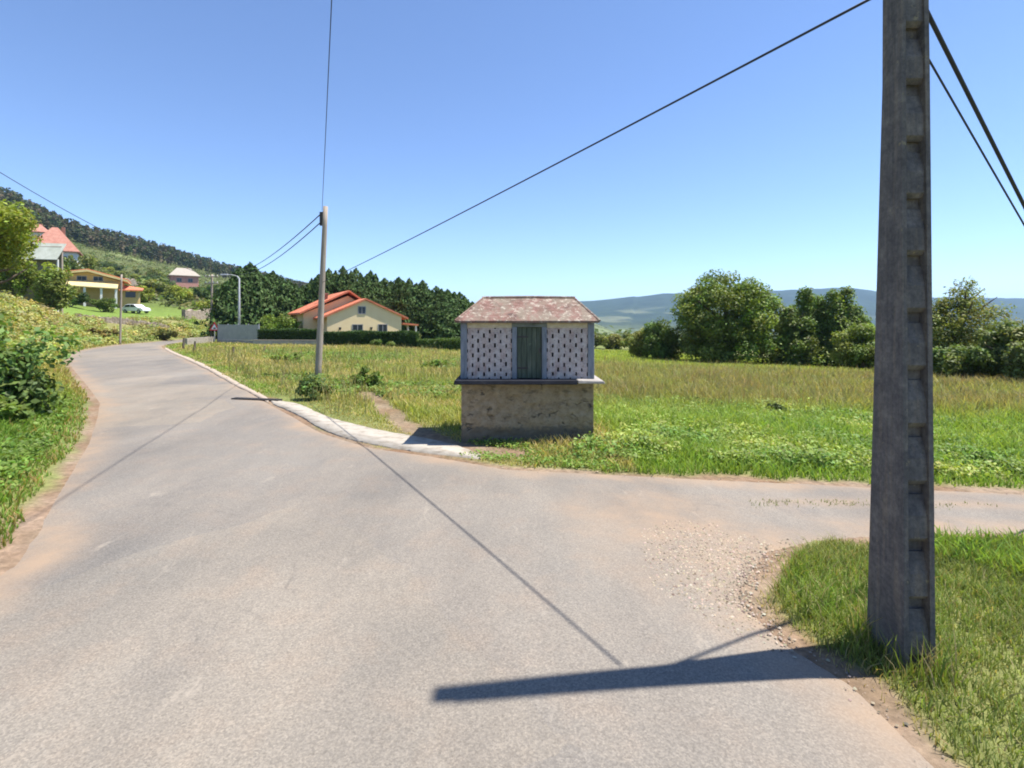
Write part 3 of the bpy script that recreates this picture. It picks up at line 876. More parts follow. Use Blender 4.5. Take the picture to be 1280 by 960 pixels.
    # hipped roof
    e = .115; zr = 2.99; rx0, rx1 = -.63 - cx, 1.365 - cx
    ym = DEP / 2
    E = [(-W - e, -e), (W + e - .01, -e), (W + e - .01, DEP + e), (-W - e, DEP + e)]
    th = .045
    lo = [bmv for bmv in E]
    v = [(x, y, ze + .003) for x, y in E] + [(x, y, ze + th) for x, y in E] + [(rx0, ym, zr), (rx1, ym, zr)]
    f = [(3, 2, 1, 0), (0, 1, 5, 4), (1, 2, 6, 5), (2, 3, 7, 6), (3, 0, 4, 7), (4, 5, 9, 8), (6, 7, 8, 9), (5, 6, 9), (7, 4, 8)]
    bm = bmesh.new(); vs = [bm.verts.new(q) for q in v]
    for q in f: bm.faces.new([vs[i] for i in q])
    bmesh.ops.recalc_face_normals(bm, faces=bm.faces)
    me = bpy.data.meshes.new('roof'); bm.to_mesh(me); bm.free()
    # courses of tiles: subdivide and ripple the slopes
    bm = bmesh.new(); bm.from_mesh(me)
    up = [q for q in bm.faces if q.normal.z > .2]
    ed = list({e_ for q in up for e_ in q.edges})
    bmesh.ops.subdivide_edges(bm, edges=ed, cuts=13, use_grid_fill=True)
    bm.normal_update()
    for q in bm.verts:
        if q.co.z > ze + th + .01 and q.co.z < zr - .02:
            k = (q.co.z - ze - th) / (zr - ze - th) * 8
            q.co += q.normal * (.008 * (1 - (k % 1)) + .010 * (random.random() - .5))
    bm.to_mesh(me); bm.free()
    rf = link('roof', me, M['groof'], t)
    rc = MB().tube([(rx0 - .03, ym, zr), ((rx0 + rx1) / 2, ym, zr + .012), (rx1 + .03, ym, zr)], .035, 8)
    for cxn, cyn, rx in ((E[0][0], E[0][1], rx0), (E[1][0], E[1][1], rx1), (E[2][0], E[2][1], rx1), (E[3][0], E[3][1], rx0)):
        rc.tube([(cxn, cyn, ze + th), (rx, ym, zr)], .028, 6)
    rc.build('ridge_cap', M['groof'], rf)
granary()

# ------------------------------------------------------------------ the near concrete pole
def concrete_pole():
    y0 = 3.75
    xl = .766 * y0; zg = hh(xl + .1, y0 + .15)
    t = thing('concrete_pole', 'thick weathered concrete utility pole with ladder of recesses in the near grass', 'utility pole', (xl, y0, zg))
    def sec(z):
        """front-left corner offset, width, depth"""
        k = min(z / 4.4, 1) ; w = .232 - .022 * k
        dpt = .40 - .205 * k - max(z - 4.4, 0) * .012
        return (.0, .0 + .006 * z, w - max(z - 4.4, 0) * .01, dpt)
    top = 8.2; zi = [-.6, 0.0]
    cell = .425; rib = .085
    zt = [.10 + cell * i for i in range(19)]
    m = MB()
    def ring(z, fr0, fr1, fd):
        x, y, w, d = sec(max(z, 0)); 
        return x, y, w, d
    # body: full block behind the channel depth plus two flanges, and ribs across the channel
    def slabz(z0, z1, a, b, c, d_, mm):
        """box between fractions a..b of width and depths c..d (d<=1: fraction of depth; c absolute)"""
        P = []
        for z in (z0, z1):
            x, y, w, d = sec(max(z, 0))
            xa, xb = x + a * w, x + b * w
            ya, yb = y + c, y + d * d_
            P.append([(xa, ya, z), (xb, ya, z), (xb, yb, z), (xa, yb, z)])
        mm.hexa(*P)
    zs = [-.6] + [i * 1.0 for i in range(0, 5)] + [4.4, top]
    for z0, z1 in zip(zs[:-1], zs[1:]):
        slabz(z0, z1, 0, 1, .075, 1, m)
        slabz(z0, z1, 0, .17, 0, .0, m) if False else None
    body = m.build('shaft', M['cpole'], t)
    fl = MB()
    for z0, z1 in zip(zs[:-1], zs[1:]):
        for a, b in ((0, .16), (.84, 1)):
            P = []
            for z in (z0, z1):
                x, y, w, d = sec(max(z, 0))
                P.append([(x + a * w, y, z), (x + b * w, y, z), (x + b * w, y + .0745, z), (x + a * w, y + .0745, z)])
            fl.hexa(*P)
    fl.build('flange', M['cpole'], t)
    for z in zt:
        if z > top - .3: break
        r = MB(); P = []
        for zz_, dep in ((z, .045), (z + .035, .014), (z + .20, .018), (z + .345, .058)):
            x, y, w, d = sec(max(zz_, 0))
            P.append([(x + .163 * w, y + dep, zz_), (x + .837 * w, y + dep, zz_), (x + .837 * w, y + .0745, zz_), (x + .163 * w, y + .0745, zz_)])
        for a, b in zip(P[:-1], P[1:]): r.hexa(a, b)
        r.build('rib', M['cpole'], t)
    return xl, y0, zg
PX, PY, PZ = concrete_pole()

# ------------------------------------------------------------------ other poles and the cables
def wood_pole(name, label, px, base_py, top_px, top_py, d, r0, r1, cat='utility pole', arms=0, mat='wood_pole', z=None):
    x, y, zg = on(px, d)
    tx = (top_px - 640) / F * d; tz = EYE + (HZ - top_py) / F * d
    t = thing(name, label, cat, (x, y, zg))
    n = 9
    pts = [((tx - x) * i / n, 0, -.4 + (tz - zg + .4) * i / n) for i in range(n + 1)]
    MB().tube(pts, [r0 + (r1 - r0) * i / n for i in range(n + 1)], 14).build('shaft', M[mat], t, smooth=True)
    for k in range(arms):
        zz_ = tz - zg - .35 - .8 * k
        a = MB().box(tx - x - .8, tx - x + .8, -.16, -.06, zz_, zz_ + .12).build('crossarm', M[mat], t)
        for q in (-.7, -.25, .25, .7): MB().tube([(tx - x + q, -.11, zz_ + .122), (tx - x + q, -.11, zz_ + .3)], [.05, .035], 8).build('insulator', M['white'], a)
    return t, (tx, y, tz)
dpole = 22.6
tc, CT = wood_pole('utility_pole', 'leaning grey timber utility pole in the field left of the granary', 397, 470, 407, 258, dpole, .15, .10)
br = MB().box(-.25 + (CT[0] - tc.location.x), -.08 + (CT[0] - tc.location.x), -.05, .05, CT[2] - tc.location.z - .85, CT[2] - tc.location.z - .25)
br.build('cable_bracket', M['grate'], tc)
_, T2 = wood_pole('utility_pole', 'pale slim utility pole on the grassy bank in front of the ochre house', 150, 412, 152, 343, 52, .10, .08)
_, T3 = wood_pole('utility_pole', 'grey utility pole with crossarms rising behind the red warning sign', 264, 428, 265, 343, 62, .15, .11, arms=2)
def lamp():
    d = 56; x, y, zg = on(299, d)
    tz = EYE + (HZ - 345) / F * d
    t = thing('street_lamp', 'slim galvanised street lamp between the grey fence and the tall conifers', 'street lamp', (x, y, zg))
    h = tz - zg
    MB().tube([(0, 0, -.3), (0, 0, h * .5), (0, 0, h - .3), (-.25, 0, h)], [.14, .12, .09, .07], 12).build('column', M['metal'], t, smooth=True)
    a = MB().tube([(-.2, 0, h - .02), (-.75, -.05, h + .12), (-1.25, -.1, h + .14)], .045, 8).build('arm', M['metal'], t)
    MB().hexa([(-2.0, -.24, h + .08), (-1.2, -.2, h + .08), (-1.2, .02, h + .08), (-2.0, .04, h + .08)], [(-1.9, -.2, h + .22), (-1.2, -.16, h + .24), (-1.2, -.02, h + .24), (-1.9, 0, h + .22)]).build('lamp_head', M['metal'], a)
    return (x, y, tz)
LT = lamp()

def cable(label, a, b, sag, r, group=None, n=40):
    a, b = Vector(a), Vector(b)
    pts = [a.lerp(b, i / n) - Vector((0, 0, 4 * sag * (i / n) * (1 - i / n))) for i in range(n + 1)]
    m = MB().tube(pts, r, 6)
    o = m.build('overhead_cable', M['cable'], smooth=True)
    return tag(o, label, 'cable', group)
P3 = lambda px, py, d: ((px - 640) / F * d, d, EYE + (HZ - py) / F * d)
cable('cable running from the top of the leaning timber pole straight up out of the picture', (CT[0] - .12, CT[1] - .1, CT[2] - .2), (2.62, -6, 10.4), .25, .010)
cable('upper cable from the leaning timber pole down to the conifers', (CT[0] - .12, CT[1], CT[2] - .25), (LT[0], LT[1], LT[2] + .5), .5, .026)
cable('lower cable from the bracket on the leaning timber pole towards the conifers', (CT[0] - .16, CT[1], CT[2] - .65), (LT[0] + .1, LT[1], LT[2] + .2), .6, .026)
zatt = EYE + (HZ + 17) / F * (PY + .2)
cable('long single cable crossing the open sky from the concrete pole to the leaning timber pole', (PX + .05, PY + .25, zatt), P3(403, 353, dpole), .06, .012)
def stay(label, att, q, r):
    A_ = Vector(att); Q = Vector(q); k = 1.0
    while (A_ + (Q - A_) * k).z > hh(*(A_ + (Q - A_) * k)[:2]) - .05 and k < 6: k += .02
    cable(label, A_, A_ + (Q - A_) * k, .05, r)
stay('thinner of the two stay cables sloping down right of the concrete pole', (PX + .18, PY + .2, zatt - .28), P3(1284, 283, 5.25), .0085)
stay('thicker twisted stay cable sloping down right of the concrete pole', (PX + .20, PY + .15, zatt - .05), P3(1284, 260, 5.35), .017)
cable('cable crossing the upper left sky above the wooded hill', P3(-60, 178, 40), (T3[0] - .5, T3[1], T3[2] - .2), .9, .030)

# ------------------------------------------------------------------ houses
def gable_roof(mb, W, y0, y1, ze, zr, ov, th=.18, xm=0.0, WL=None, ovy=None):
    ovy = ov if ovy is None else ovy
    """two slopes over a gable; ridge along y"""
    WL = W if WL is None else WL
    sl = (zr - ze) / W
    for s, w in ((-1, WL), (1, W)):
        k = (zr - ze) / w
        a = (xm + s * (w + ov), ze - k * ov); b = (xm, zr)
        mb.prism_y([a, b, (b[0], b[1] + th), (a[0] + 0, a[1] + th)], y0 - ovy, y1 + ovy)

def window(parent, x0, x1, z0, z1, y=0.0, mat='frame'):
    f = MB(); b = .07
    f.box(x0 - b, x0, y - .05, y + .02, z0 - b, z1 + b).box(x1, x1 + b, y - .05, y + .02, z0 - b, z1 + b).box(x0, x1, y - .05, y + .02, z1, z1 + b).box(x0, x1, y - .05, y + .02, z0 - b, z0)
    f.box((x0 + x1) / 2 - .03, (x0 + x1) / 2 + .03, y - .045, y + .02, z0, z1)
    w = f.build('window', M[mat], parent)
    MB().box(x0 + .001, x1 - .001, y - .02, y + .01, z0 + .001, z1 - .001).build('pane', M['glass'], w)
    return w

def cream_house():
    d = 55; x = (457 - 640) / F * d
    zg = hh(x, d) - .1
    t = thing('house', 'cream gabled house with bright orange tiled roof behind the clipped hedge', 'house', (x, d, zg), R(30))
    apex = EYE + (HZ - 373) / F * d - zg - .18
    eave = apex - 1.75
    W = 3.95; yb = 9
    w = MB().prism_y([(-W, -.5), (W, -.5), (W, eave), (.0, apex - .02), (-W, eave)], 0, yb)
    w.build('wall', M['cream'], t)
    r = MB(); gable_roof(r, W, 0, yb - .5, eave, apex, .75, .2, ovy=.22)
    rf = r.build('roof', M['tile'], t)
    # higher main block behind
    W2 = 4.7; a2 = apex + 1.0; e2 = eave + .45; xm = -1.0
    MB().prism_y([(xm - W2, -.5), (xm + W2 - 1.4, -.5), (xm + W2 - 1.4, e2 - .05), (xm + W2 - 1.4, e2), (xm, a2 - .4), (xm - W2, e2 - .1)], 4.0, 13).build('rear_wall', M['cream'], t)
    r2 = MB(); gable_roof(r2, W2 - 1.4, 3.6, 13.5, e2, a2, .5, .2, xm, W2)
    r2.build('rear_roof', M['tile'], t)
    c = MB().box(-3.6, -2.8, 6.0, 6.8, apex - .9, apex + .8).box(-3.7, -2.7, 5.9, 6.9, apex + .801, apex + .95).build('chimney', M['brick'], rf)
    window(t, -.75, -.05, apex - 1.45, apex - .75); za, zb = EYE + (HZ - 413.5) / F * d - zg, EYE + (HZ - 406) / F * d - zg
    window(t, -1.35, -.35, za - .5, zb); window(t, 1.4, 2.3, za - .5, zb)
    for xx in (-2.7, .55):
        l = MB().box(xx - .05, xx + .05, -.12, 0, 1.75, 1.85).hexa([(xx - .06, -.3, 1.55), (xx + .06, -.3, 1.55), (xx + .06, -.16, 1.55), (xx - .06, -.16, 1.55)], [(xx - .12, -.34, 1.85), (xx + .12, -.34, 1.85), (xx + .12, -.12, 1.85), (xx - .12, -.12, 1.85)])
        l.build('wall_lamp', M['grate'], t)
    # porch at the right-hand side
    p = MB().hexa([(W + .3, 1.2, 2.15), (W + 2.4, 1.2, 1.95), (W + 2.4, 4.6, 1.95), (W + .3, 4.6, 2.15)], [(W + .3, 1.2, 2.35), (W + 2.4, 1.2, 2.12), (W + 2.4, 4.6, 2.12), (W + .3, 4.6, 2.35)]).build('porch_roof', M['tile'], t)
    for yy in (1.4, 4.3): MB().box(W + 2.1, W + 2.28, yy, yy + .18, -.3, 1.97).build('porch_post', M['white'], p)
cream_house()

def ochre_house():
    d = 88; x = (110 - 640) / F * d
    zg = hh(x, d) - .2
    t = thing('house', 'low ochre house with shallow roof and dark windows above the sloping lawn', 'house', (x, d, zg), R(34))
    apex = EYE + (HZ - 338) / F * d - zg
    k = d / F * .80
    L, Rr = -36 * k, 42 * k
    el, er = apex - 8 * k, apex - 14 * k
    MB().prism_y([(L, -1), (Rr, -1), (Rr, er - .2), (0, apex - .3), (L, el - .2)], 0, 9).build('wall', M['yellow'], t)
    r = MB()
    r.prism_y([(L - .7, el - .15), (0, apex - .25), (0, apex + .1), (L - .7, el + .15)], -1.0, 9.6)
    r.prism_y([(0.0, apex - .25), (Rr + .9, er - .3), (Rr + .9, er + .05), (0, apex + .1)], -1.0, 9.6)
    rf = r.build('roof', M['fascia'], t)
    MB().prism_y([(L - .75, el + .16), (-.01, apex + .11), (Rr + .95, er + .06), (Rr + .95, er + .2), (0, apex + .26), (L - .75, el + .3)], -.6, 9.7).build('roof_tiles', M['tile'], rf)
    for a, b in ((-13, -2), (7, 18)): window(t, a * k, b * k, apex - 15.5 * k, apex - 9.5 * k, -.0)
    # veranda roof, pale yellow
    MB().hexa([(-24 * k, -2.6, apex - 26 * k), (38 * k, -2.6, apex - 29 * k), (38 * k, -.02, apex - 19 * k), (-24 * k, -.02, apex - 17 * k)], [(-24 * k, -2.6, apex - 24.6 * k), (38 * k, -2.6, apex - 27.6 * k), (38 * k, -.02, apex - 17.6 * k), (-24 * k, -.02, apex - 15.8 * k)]).build('veranda_roof', M['fascia'], t)
    for a in (-22, -2, 18, 36): MB().box(a * k - .15, a * k + .15, -2.4, -2.1, -1, apex - (25.5 + (a + 24) * .048) * k).build('veranda_post', M['white'], t)
    # garage wing
    g = MB().box(41 * k, 64 * k, -.4, 6.5, -1, apex - 31 * k)
    g.build('garage_wall', M['yellow'], t)
    MB().hexa([(39 * k, -1.2, apex - 30.9 * k), (69 * k, -1.2, apex - 30.9 * k), (69 * k, 7, apex - 24 * k), (39 * k, 7, apex - 19 * k)], [(39 * k, -1.2, apex - 29 * k), (69 * k, -1.2, apex - 29 * k), (69 * k, 7, apex - 22.5 * k), (39 * k, 7, apex - 17.5 * k)]).build('garage_roof', M['tile'], t)
    MB().box(47 * k, 60 * k, -.46, -.403, apex - 41 * k, apex - 32 * k).build('garage_opening_shade', M['glass'], t)  # dark sheet standing in for the shade of the open garage
    return zg
ochre_house()

def hip_house(label, px, eave_y, top_y, d, w, dp, wall, roof, rz, ridge=.2):
    x = (px - 640) / F * d; zg = hh(x, d)
    hw = EYE + (HZ - eave_y) / F * d - zg; hr = (eave_y - top_y) / F * d
    t = thing('house', label, 'house', (x, d, zg), R(rz))
    MB().box(-w / 2, w / 2, 0, dp, -3, hw).build('wall', M[wall], t)
    e = .6; v = [(-w / 2 - e, -e, hw + .003), (w / 2 + e, -e, hw + .003), (w / 2 + e, dp + e, hw + .003), (-w / 2 - e, dp + e, hw + .003)]
    m = MB(); m.v = v + [(a, b, hw + .2) for a, b, _ in v] + [(-w * ridge / 2, dp / 2, hw + hr), (w * ridge / 2, dp / 2, hw + hr)]
    m.f = [(3, 2, 1, 0), (0, 1, 5, 4), (1, 2, 6, 5), (2, 3, 7, 6), (3, 0, 4, 7), (4, 5, 9, 8), (6, 7, 8, 9), (5, 6, 9), (7, 4, 8)]
    rf = m.build('roof', M[roof], t)
    MB().box(w * .12, w * .12 + .7, dp * .6, dp * .6 + .7, hw + hr * .5, hw + hr + .3).build('chimney', M['brick'], rf)
    for q in (-.28, .12): window(t, q * w, q * w + .16 * w, hw - 2.4, hw - 1.0)
    return t
hip_house('house with tall faded pink roof rising among trees at the far left', 66, 314, 281, 118, 8.5, 8, 'white', 'tile_pink', 36, .12)
hip_house('small house with salmon roof mostly hidden by leaves at far left', 40, 290, 278, 146, 6, 6, 'white', 'tile_pink', 30, .4)
hip_house('far white roofed house with salmon walls high on the wooded slope', 231, 345, 334, 205, 9.5, 9, 'pinkw', 'pad', 38, .5)

def shed():
    d = 60; x0 = (-90 - 640) / F * d; x1 = (71 - 640) / F * d
    zt = EYE + (HZ - 303) / F * d; zb = EYE + (HZ - 325) / F * d
    zg = hh(x1 - 1, d)
    t = thing('shed', 'shed with long pale grey corrugated roof among leaves at the left edge', 'shed', ((x0 + x1) / 2, d, zg), 0)
    w = (x1 - x0) / 2
    zt -= zg; zb -= zg
    r = MB().hexa([(-w, 0, zb + .36), (w, 0, zb), (w, 1.3, zt - .03), (-w, 1.3, zt + .55)], [(-w, 0, zb + .42), (w, 0, zb + .06), (w, 1.3, zt + .03), (-w, 1.3, zt + .61)])
    r.build('roof', M['fibre'], t)
    MB().hexa([(-w + .1, 1.0, -1.2), (w - .3, 1.0, -1.2), (w - .3, 1.2, -1.2), (-w + .1, 1.2, -1.2)], [(-w + .1, 1.0, zt - .2), (w - .3, 1.0, zt - .35), (w - .3, 1.2, zt - .2), (-w + .1, 1.2, zt - .1)]).build('wall', M['plank'], t)
    for q in (-w + .3, -w * .3, w * .35, w - .25): MB().box(q, q + .14, .25, .39, -1.2, zb + .1).build('post', M['white'], t)
shed()

def car():
    d = 82; px = 170; x, y, zg = on(px, d)
    t = thing('parked_car', 'white parked hatchback beside the garage of the ochre house', 'car', (x, y, zg + .02), R(-8))
    L = 1.95
    prof = [(-L, .35), (-L, .75), (-L + .15, .88), (-L + .35, .92), (-1.15, 1.38), (-.6, 1.46), (.35, 1.42), (1.0, .98), (1.7, .85), (L, .65), (L, .35)]
    body = MB().prism_y(prof, -.8, .8).build('body', M['car'], t, .04)
    g = MB().prism_y([(-1.35, .98), (-1.05, 1.33), (-.35, 1.38), (-.35, .98)], -.806, .806).prism_y([(-.25, .98), (-.25, 1.38), (.32, 1.35), (.82, .98)], -.806, .806)
    g.build('window', M['glass'], t)
    for sx in (-1.2, 1.2):
        for sy in (-.72, .72):
            w = MB().tube([(sx, sy - .1, .31), (sx, sy + .1, .31)], .31, 16).build('wheel', M['tyre'], t)
            MB().tube([(sx, sy - .105, .31), (sx, sy + .105, .31)], .18, 12).build('rim', M['metal'], w)
    for sy in (-.55, .55): MB().box(1.86, 1.965, sy - .18, sy + .18, .60, .72).build('headlight', M['signw'], t)
car()

def sign():
    d = 57; x, y, zg = on(268, d)
    zc = EYE + (HZ - 409.5) / F * d - zg
    t = thing('warning_sign', 'red bordered white triangular warning sign at the far bend of the road', 'road sign', (x, y, zg))
    MB().tube([(0, .04, -.3), (0, .04, zc + .3)], .04, 8).build('post', M['metal'], t)
    def tri(s, y0, y1, nm, mat, par):
        P = [(0, s * 1.0), (-s * .87, -s * .5), (s * .87, -s * .5)]
        return MB().hexa([(a, y0, b + zc) for a, b in P], [(a, y1, b + zc) for a, b in P]).build(nm, M[mat], par)
    p = tri(.66, -.02, 0, 'sign_plate', 'red', t)
    tri(.40, -.026, -.021, 'sign_face', 'signw', p)
    MB().box(-.10, .16, -.031, -.027, zc - .14, zc + .0).build('symbol', M['black'], p)
sign()

# fences, low walls
def wall_run(name, label, cat, pa, pb, th, h, mat, nseg=10, jag=.0, group=None, sink=.4):
    (xa, ya), (xb, yb) = pa, pb
    L = math.hypot(xb - xa, yb - ya)
    t = thing(name, label, cat, (xa, ya, 0), math.atan2(yb - ya, xb - xa), group)
    lo, hi = [], []
    v = []; f = []
    for i in range(nseg + 1):
        q = i / nseg; z = hh(xa + (xb - xa) * q, ya + (yb - ya) * q)
        j1 = jag * (random.random() - .5)
        for yy, zz_ in ((0, z - sink), (th, z - sink), (th, z + h + j1), (0, z + h + j1)):
            v.append((L * q, yy + jag * .3 * (random.random() - .5), zz_))
    for i in range(nseg):
        for k in range(4):
            f.append((4 * i + k, 4 * i + (k + 1) % 4, 4 * i + 4 + (k + 1) % 4, 4 * i + 4 + k))
    f += [(0, 1, 2, 3), tuple(4 * nseg + k for k in (3, 2, 1, 0))]
    m = MB(); m.v = v; m.f = f
    return t, m, L
def xy(px, d): return ((px - 640) / F * d, d)
t, m, L = wall_run('low_wall', 'low grey block wall under the clipped hedge left of the leaning pole', 'wall', xy(316, 51.0), xy(412, 50), .25, .45, 'block'); m.build('wall', M['block'], t)
MB().box(0, L, -.03, .28, hh(*xy(360, 50.5)) + .46, hh(*xy(360, 50.5)) + .53).build('coping', M['pad'], t)
t, m, L = wall_run('boundary_fence', 'grey sheet fence on a dark low wall beside the warning sign', 'fence', xy(271, 55), xy(322, 52), .2, .4, 'block'); m.build('low_wall', M['block'], t)
zf = hh(*xy(296, 53.5))
MB().box(0, L, .08, .12, zf + .42, zf + 2.0).build('sheet_panel', M['sheet'], t)
for i in range(5): MB().box(L * i / 4 - .04, L * i / 4 + .04, .125, .2, zf + .3, zf + 2.08).build('post', M['metal'], t)
t, m, L = wall_run('low_wall', 'short pale concrete parapet by the road at the foot of the warning sign', 'wall', xy(234, 50), xy(268, 55), .25, .7, 'pad'); m.build('wall', M['pad'], t)
t, m, L = wall_run('stone_wall', 'tan stone retaining wall below the lawn at the back of the bank', 'wall', xy(95, 60), xy(212, 68), .5, .7, 'stone', 40, .3); m.build('wall', M['stone'], t)
t, m, L = wall_run('stone_wall', 'broken tan stone wall climbing behind the warning sign', 'wall', xy(232, 76), xy(292, 92), .6, 1.5, 'stone', 26, .5); m.build('wall', M['stone'], t)
t, m, L = wall_run('stone_wall', 'long pale stone terrace wall high on the hillside', 'wall', xy(155, 175), xy(214, 195), .8, 3.0, 'stone', 26, .9); m.build('wall', M['stone'], t)
for px, d, h, lb in ((229, 44, .95, 'thick dark stake at the roadside nearest the concrete parapet'), (243, 40, .85, 'weathered grey stake leaning beside dry grass near the road bend'), (291, 37, .55, 'short dark stake in the field below the grey fence'), (330, 38, .6, 'short thin stake in the field below the low block wall')):
    x, y, z = on(px, d)
    o = MB().tube([(0, 0, -.3), (.02, 0, h * .5), (.05, .02, h)], [.10, .09, .07], 8).build('fence_stake', M['stake'])
    o.location = (x, y, z); tag(o, lb, 'stake')

# ------------------------------------------------------------------ hedges and shrubs
G_DARK = (.045, .085, .020); G_MID = (.085, .135, .030); G_LIGHT = (.085, .130, .026); G_YEL = (.13, .16, .03)

def hedge(label, pa, pb, th, h, base, n=9000, leaf=.16, raise_=0.0):
    (xa, ya), (xb, yb) = pa, pb
    L = math.hypot(xb - xa, yb - ya); z = hh((xa + xb) / 2, (ya + yb) / 2) + raise_
    t = thing('hedge', label, 'hedge', (xa, ya, z), math.atan2(yb - ya, xb - xa))
    # leaves over the faces of a clipped block
    k = rng.random(n); s = rng.random(n)
    c = np.empty((n, 3)); nr = np.zeros((n, 3))
    top = k < .35; fr = (k >= .35) & (k < .72); bk = (k >= .72) & (k < .9); en = k >= .9
    c[:, 0] = rng.random(n) * L; c[:, 1] = rng.random(n) * th; c[:, 2] = rng.random(n) * h
    c[top, 2] = h; nr[top] = (0, 0, 1); c[fr, 1] = 0; nr[fr] = (0, -1, 0); c[bk, 1] = th; nr[bk] = (0, 1, 0)
    e2 = en & (s < .5); e3 = en & (s >= .5); c[e2, 0] = 0; nr[e2] = (-1, 0, 0); c[e3, 0] = L; nr[e3] = (1, 0, 0)
    c += nr * (fbm(c[:, 0] + c[:, 1], c[:, 2], 1.2, 3)[:, None] - .5) * .25 + rng.normal(size=(n, 3)) * .05
    c[:, 2] = np.maximum(c[:, 2], .02)
    v, f, q = kites(c, nr + rng.normal(size=(n, 3)) * .55, leaf * (.7 + .6 * rng.random(n)), jit(base, n, .3, .12))
    link('foliage', np_mesh('foliage', v, [f], q), M['leaf'], t)
    MB().box(.1, L - .1, .1, th - .1, -.2, h - .12).build('branches', pm('hedge_core', [(.3, (.02, .03, .01)), (.7, (.035, .05, .015))], 6, 1, .3), t)
hedge('dark clipped hedge on the low block wall left of the leaning timber pole', xy(322, 51.6), xy(396, 50.6), 1.2, 1.05, G_DARK, 9000, .16, .45)
hedge('dark clipped hedge in front of the cream house windows', xy(405, 48.8), xy(520, 48.6), 1.3, 1.35, G_DARK, 14000)
hedge('lower clipped hedge with sunlit top between the cream house and the granary', xy(521, 48.5), xy(596, 49), 1.6, 1.0, G_MID, 9000)

def bush_mesh(radii, n, leaf, base, seed, nc=26, up=.65):
    cl = clumps_in((radii[0] * .75, radii[1] * .75, radii[2] * .75), nc, min(radii) * .28, min(radii) * .48, radii[2] * .85, .0, .5, .15, seed)
    return crown_mesh('foliage', cl, n, leaf, base, .6, up, .32, .45, .0)
def bush(label, loc, radii, n, leaf, base, seed, name='shrub', cat='shrub', group=None, nc=26):
    t = thing(name, label, cat, loc, 0, group)
    link('foliage', bush_mesh(radii, n, leaf, base, seed, nc), M['leaf'], t)
    st = MB()
    for i in range(5):
        a = i * 1.26 + seed
        st.tube([(0, 0, -.1), (math.cos(a) * radii[0] * .3, math.sin(a) * radii[1] * .3, radii[2] * .6), (math.cos(a) * radii[0] * .55, math.sin(a) * radii[1] * .5, radii[2] * 1.2)], [.04 * radii[2], .03 * radii[2], .01 * radii[2]], 6)
    st.build('stems', M['bark'], t)
    return t
bush('small round broadleaf shrub at the edge of the concrete strip below the leaning pole', on(391, 16.4), (.58, .5, .48), 1500, .11, (.085, .135, .045), 3)
bush('big dark glossy leaved bush on the bank at the left edge', (-12.3, 11.9, hh(-12.3, 11.9) - .1), (1.75, 1.4, 1.3), 7500, .16, (.070, .115, .034), 5, nc=46)
bush('second leafy bush behind the big one on the left bank', (-15.2, 13.8, hh(-15.2, 13.8)), (1.6, 1.3, 1.25), 5500, .17, (.085, .13, .032), 6, nc=34)
bush('sprawling low bramble at the foot of the left bank bush', (-11.0, 10.6, hh(-11.0, 10.6) - .15), (1.1, .8, .45), 2600, .13, (.10, .155, .035), 8)
bush('rounded garden bush in front of the left wing of the cream house', on(352, 56), (3.3, 2, 1.85), 5000, .24, (.095, .15, .028), 11, nc=36)
bush('reddish leaved bush above the hedge left of the cream house', on(362, 60), (1.7, 1.4, 2.0), 2200, .22, (.16, .065, .025), 12)
bush('light green bush at the right hand corner of the cream house', on(507, 52), (1.5, 1.1, .95), 2200, .16, (.10, .13, .06), 13)
bush('small green bush standing in front of the clipped hedge', on(471, 47.5), (.75, .6, .5), 900, .13, (.075, .12, .03), 14)
bush('low green bush beside another in front of the clipped hedge', on(488, 47.5), (.5, .5, .4), 600, .13, (.09, .13, .035), 15)
bush('lone dark rounded shrub among the bright weeds right of the granary', at(968, 520), (.33, .3, .22), 700, .07, (.03, .052, .018), 16)
bush('dense dark green weed clump in the field between leaning pole and granary', on(458, 19.3), (.95, .6, .42), 2400, .10, (.085, .14, .028), 17)
bush('leafy potato patch clump left of the leaning pole', on(360, 30), (1.6, .8, .32), 2400, .12, (.12, .18, .035), 18)
bush('leafy crop clump in the field left of the granary', on(548, 28), (1.4, .9, .32), 2200, .12, (.12, .185, .035), 19)
bush('olive shrub hedge line beyond the field just right of the granary', on(768, 82), (4.5, 2.5, 1.6), 4200, .30, (.12, .145, .04), 20, nc=36)
bush('darker scrub clump beyond the field behind the granary roof corner', on(735, 84), (3.5, 2.4, 1.7), 3600, .30, (.085, .11, .035), 21, nc=30)
bush('scrub patch at the field end against the big round tree', on(795, 78), (3.0, 2.0, 1.5), 3000, .28, (.10, .14, .035), 22, nc=30)

# ------------------------------------------------------------------ trees
def tree(name, label, cat, loc, clumps, n, leaf, base, trunk_r, h, spread, nl, seed, mat='leaf', up=.65, asp=.6, group=None, shell=.45):
    t = thing(name, label, cat, loc, 0, group)
    link('crown', crown_mesh('crown', clumps, n, leaf, base, asp, up, .32, shell, .0), M[mat], t)
    limbs(MB(), trunk_r, h, spread, nl, seed).build('trunk', M['bark'], t, smooth=True)
    return t
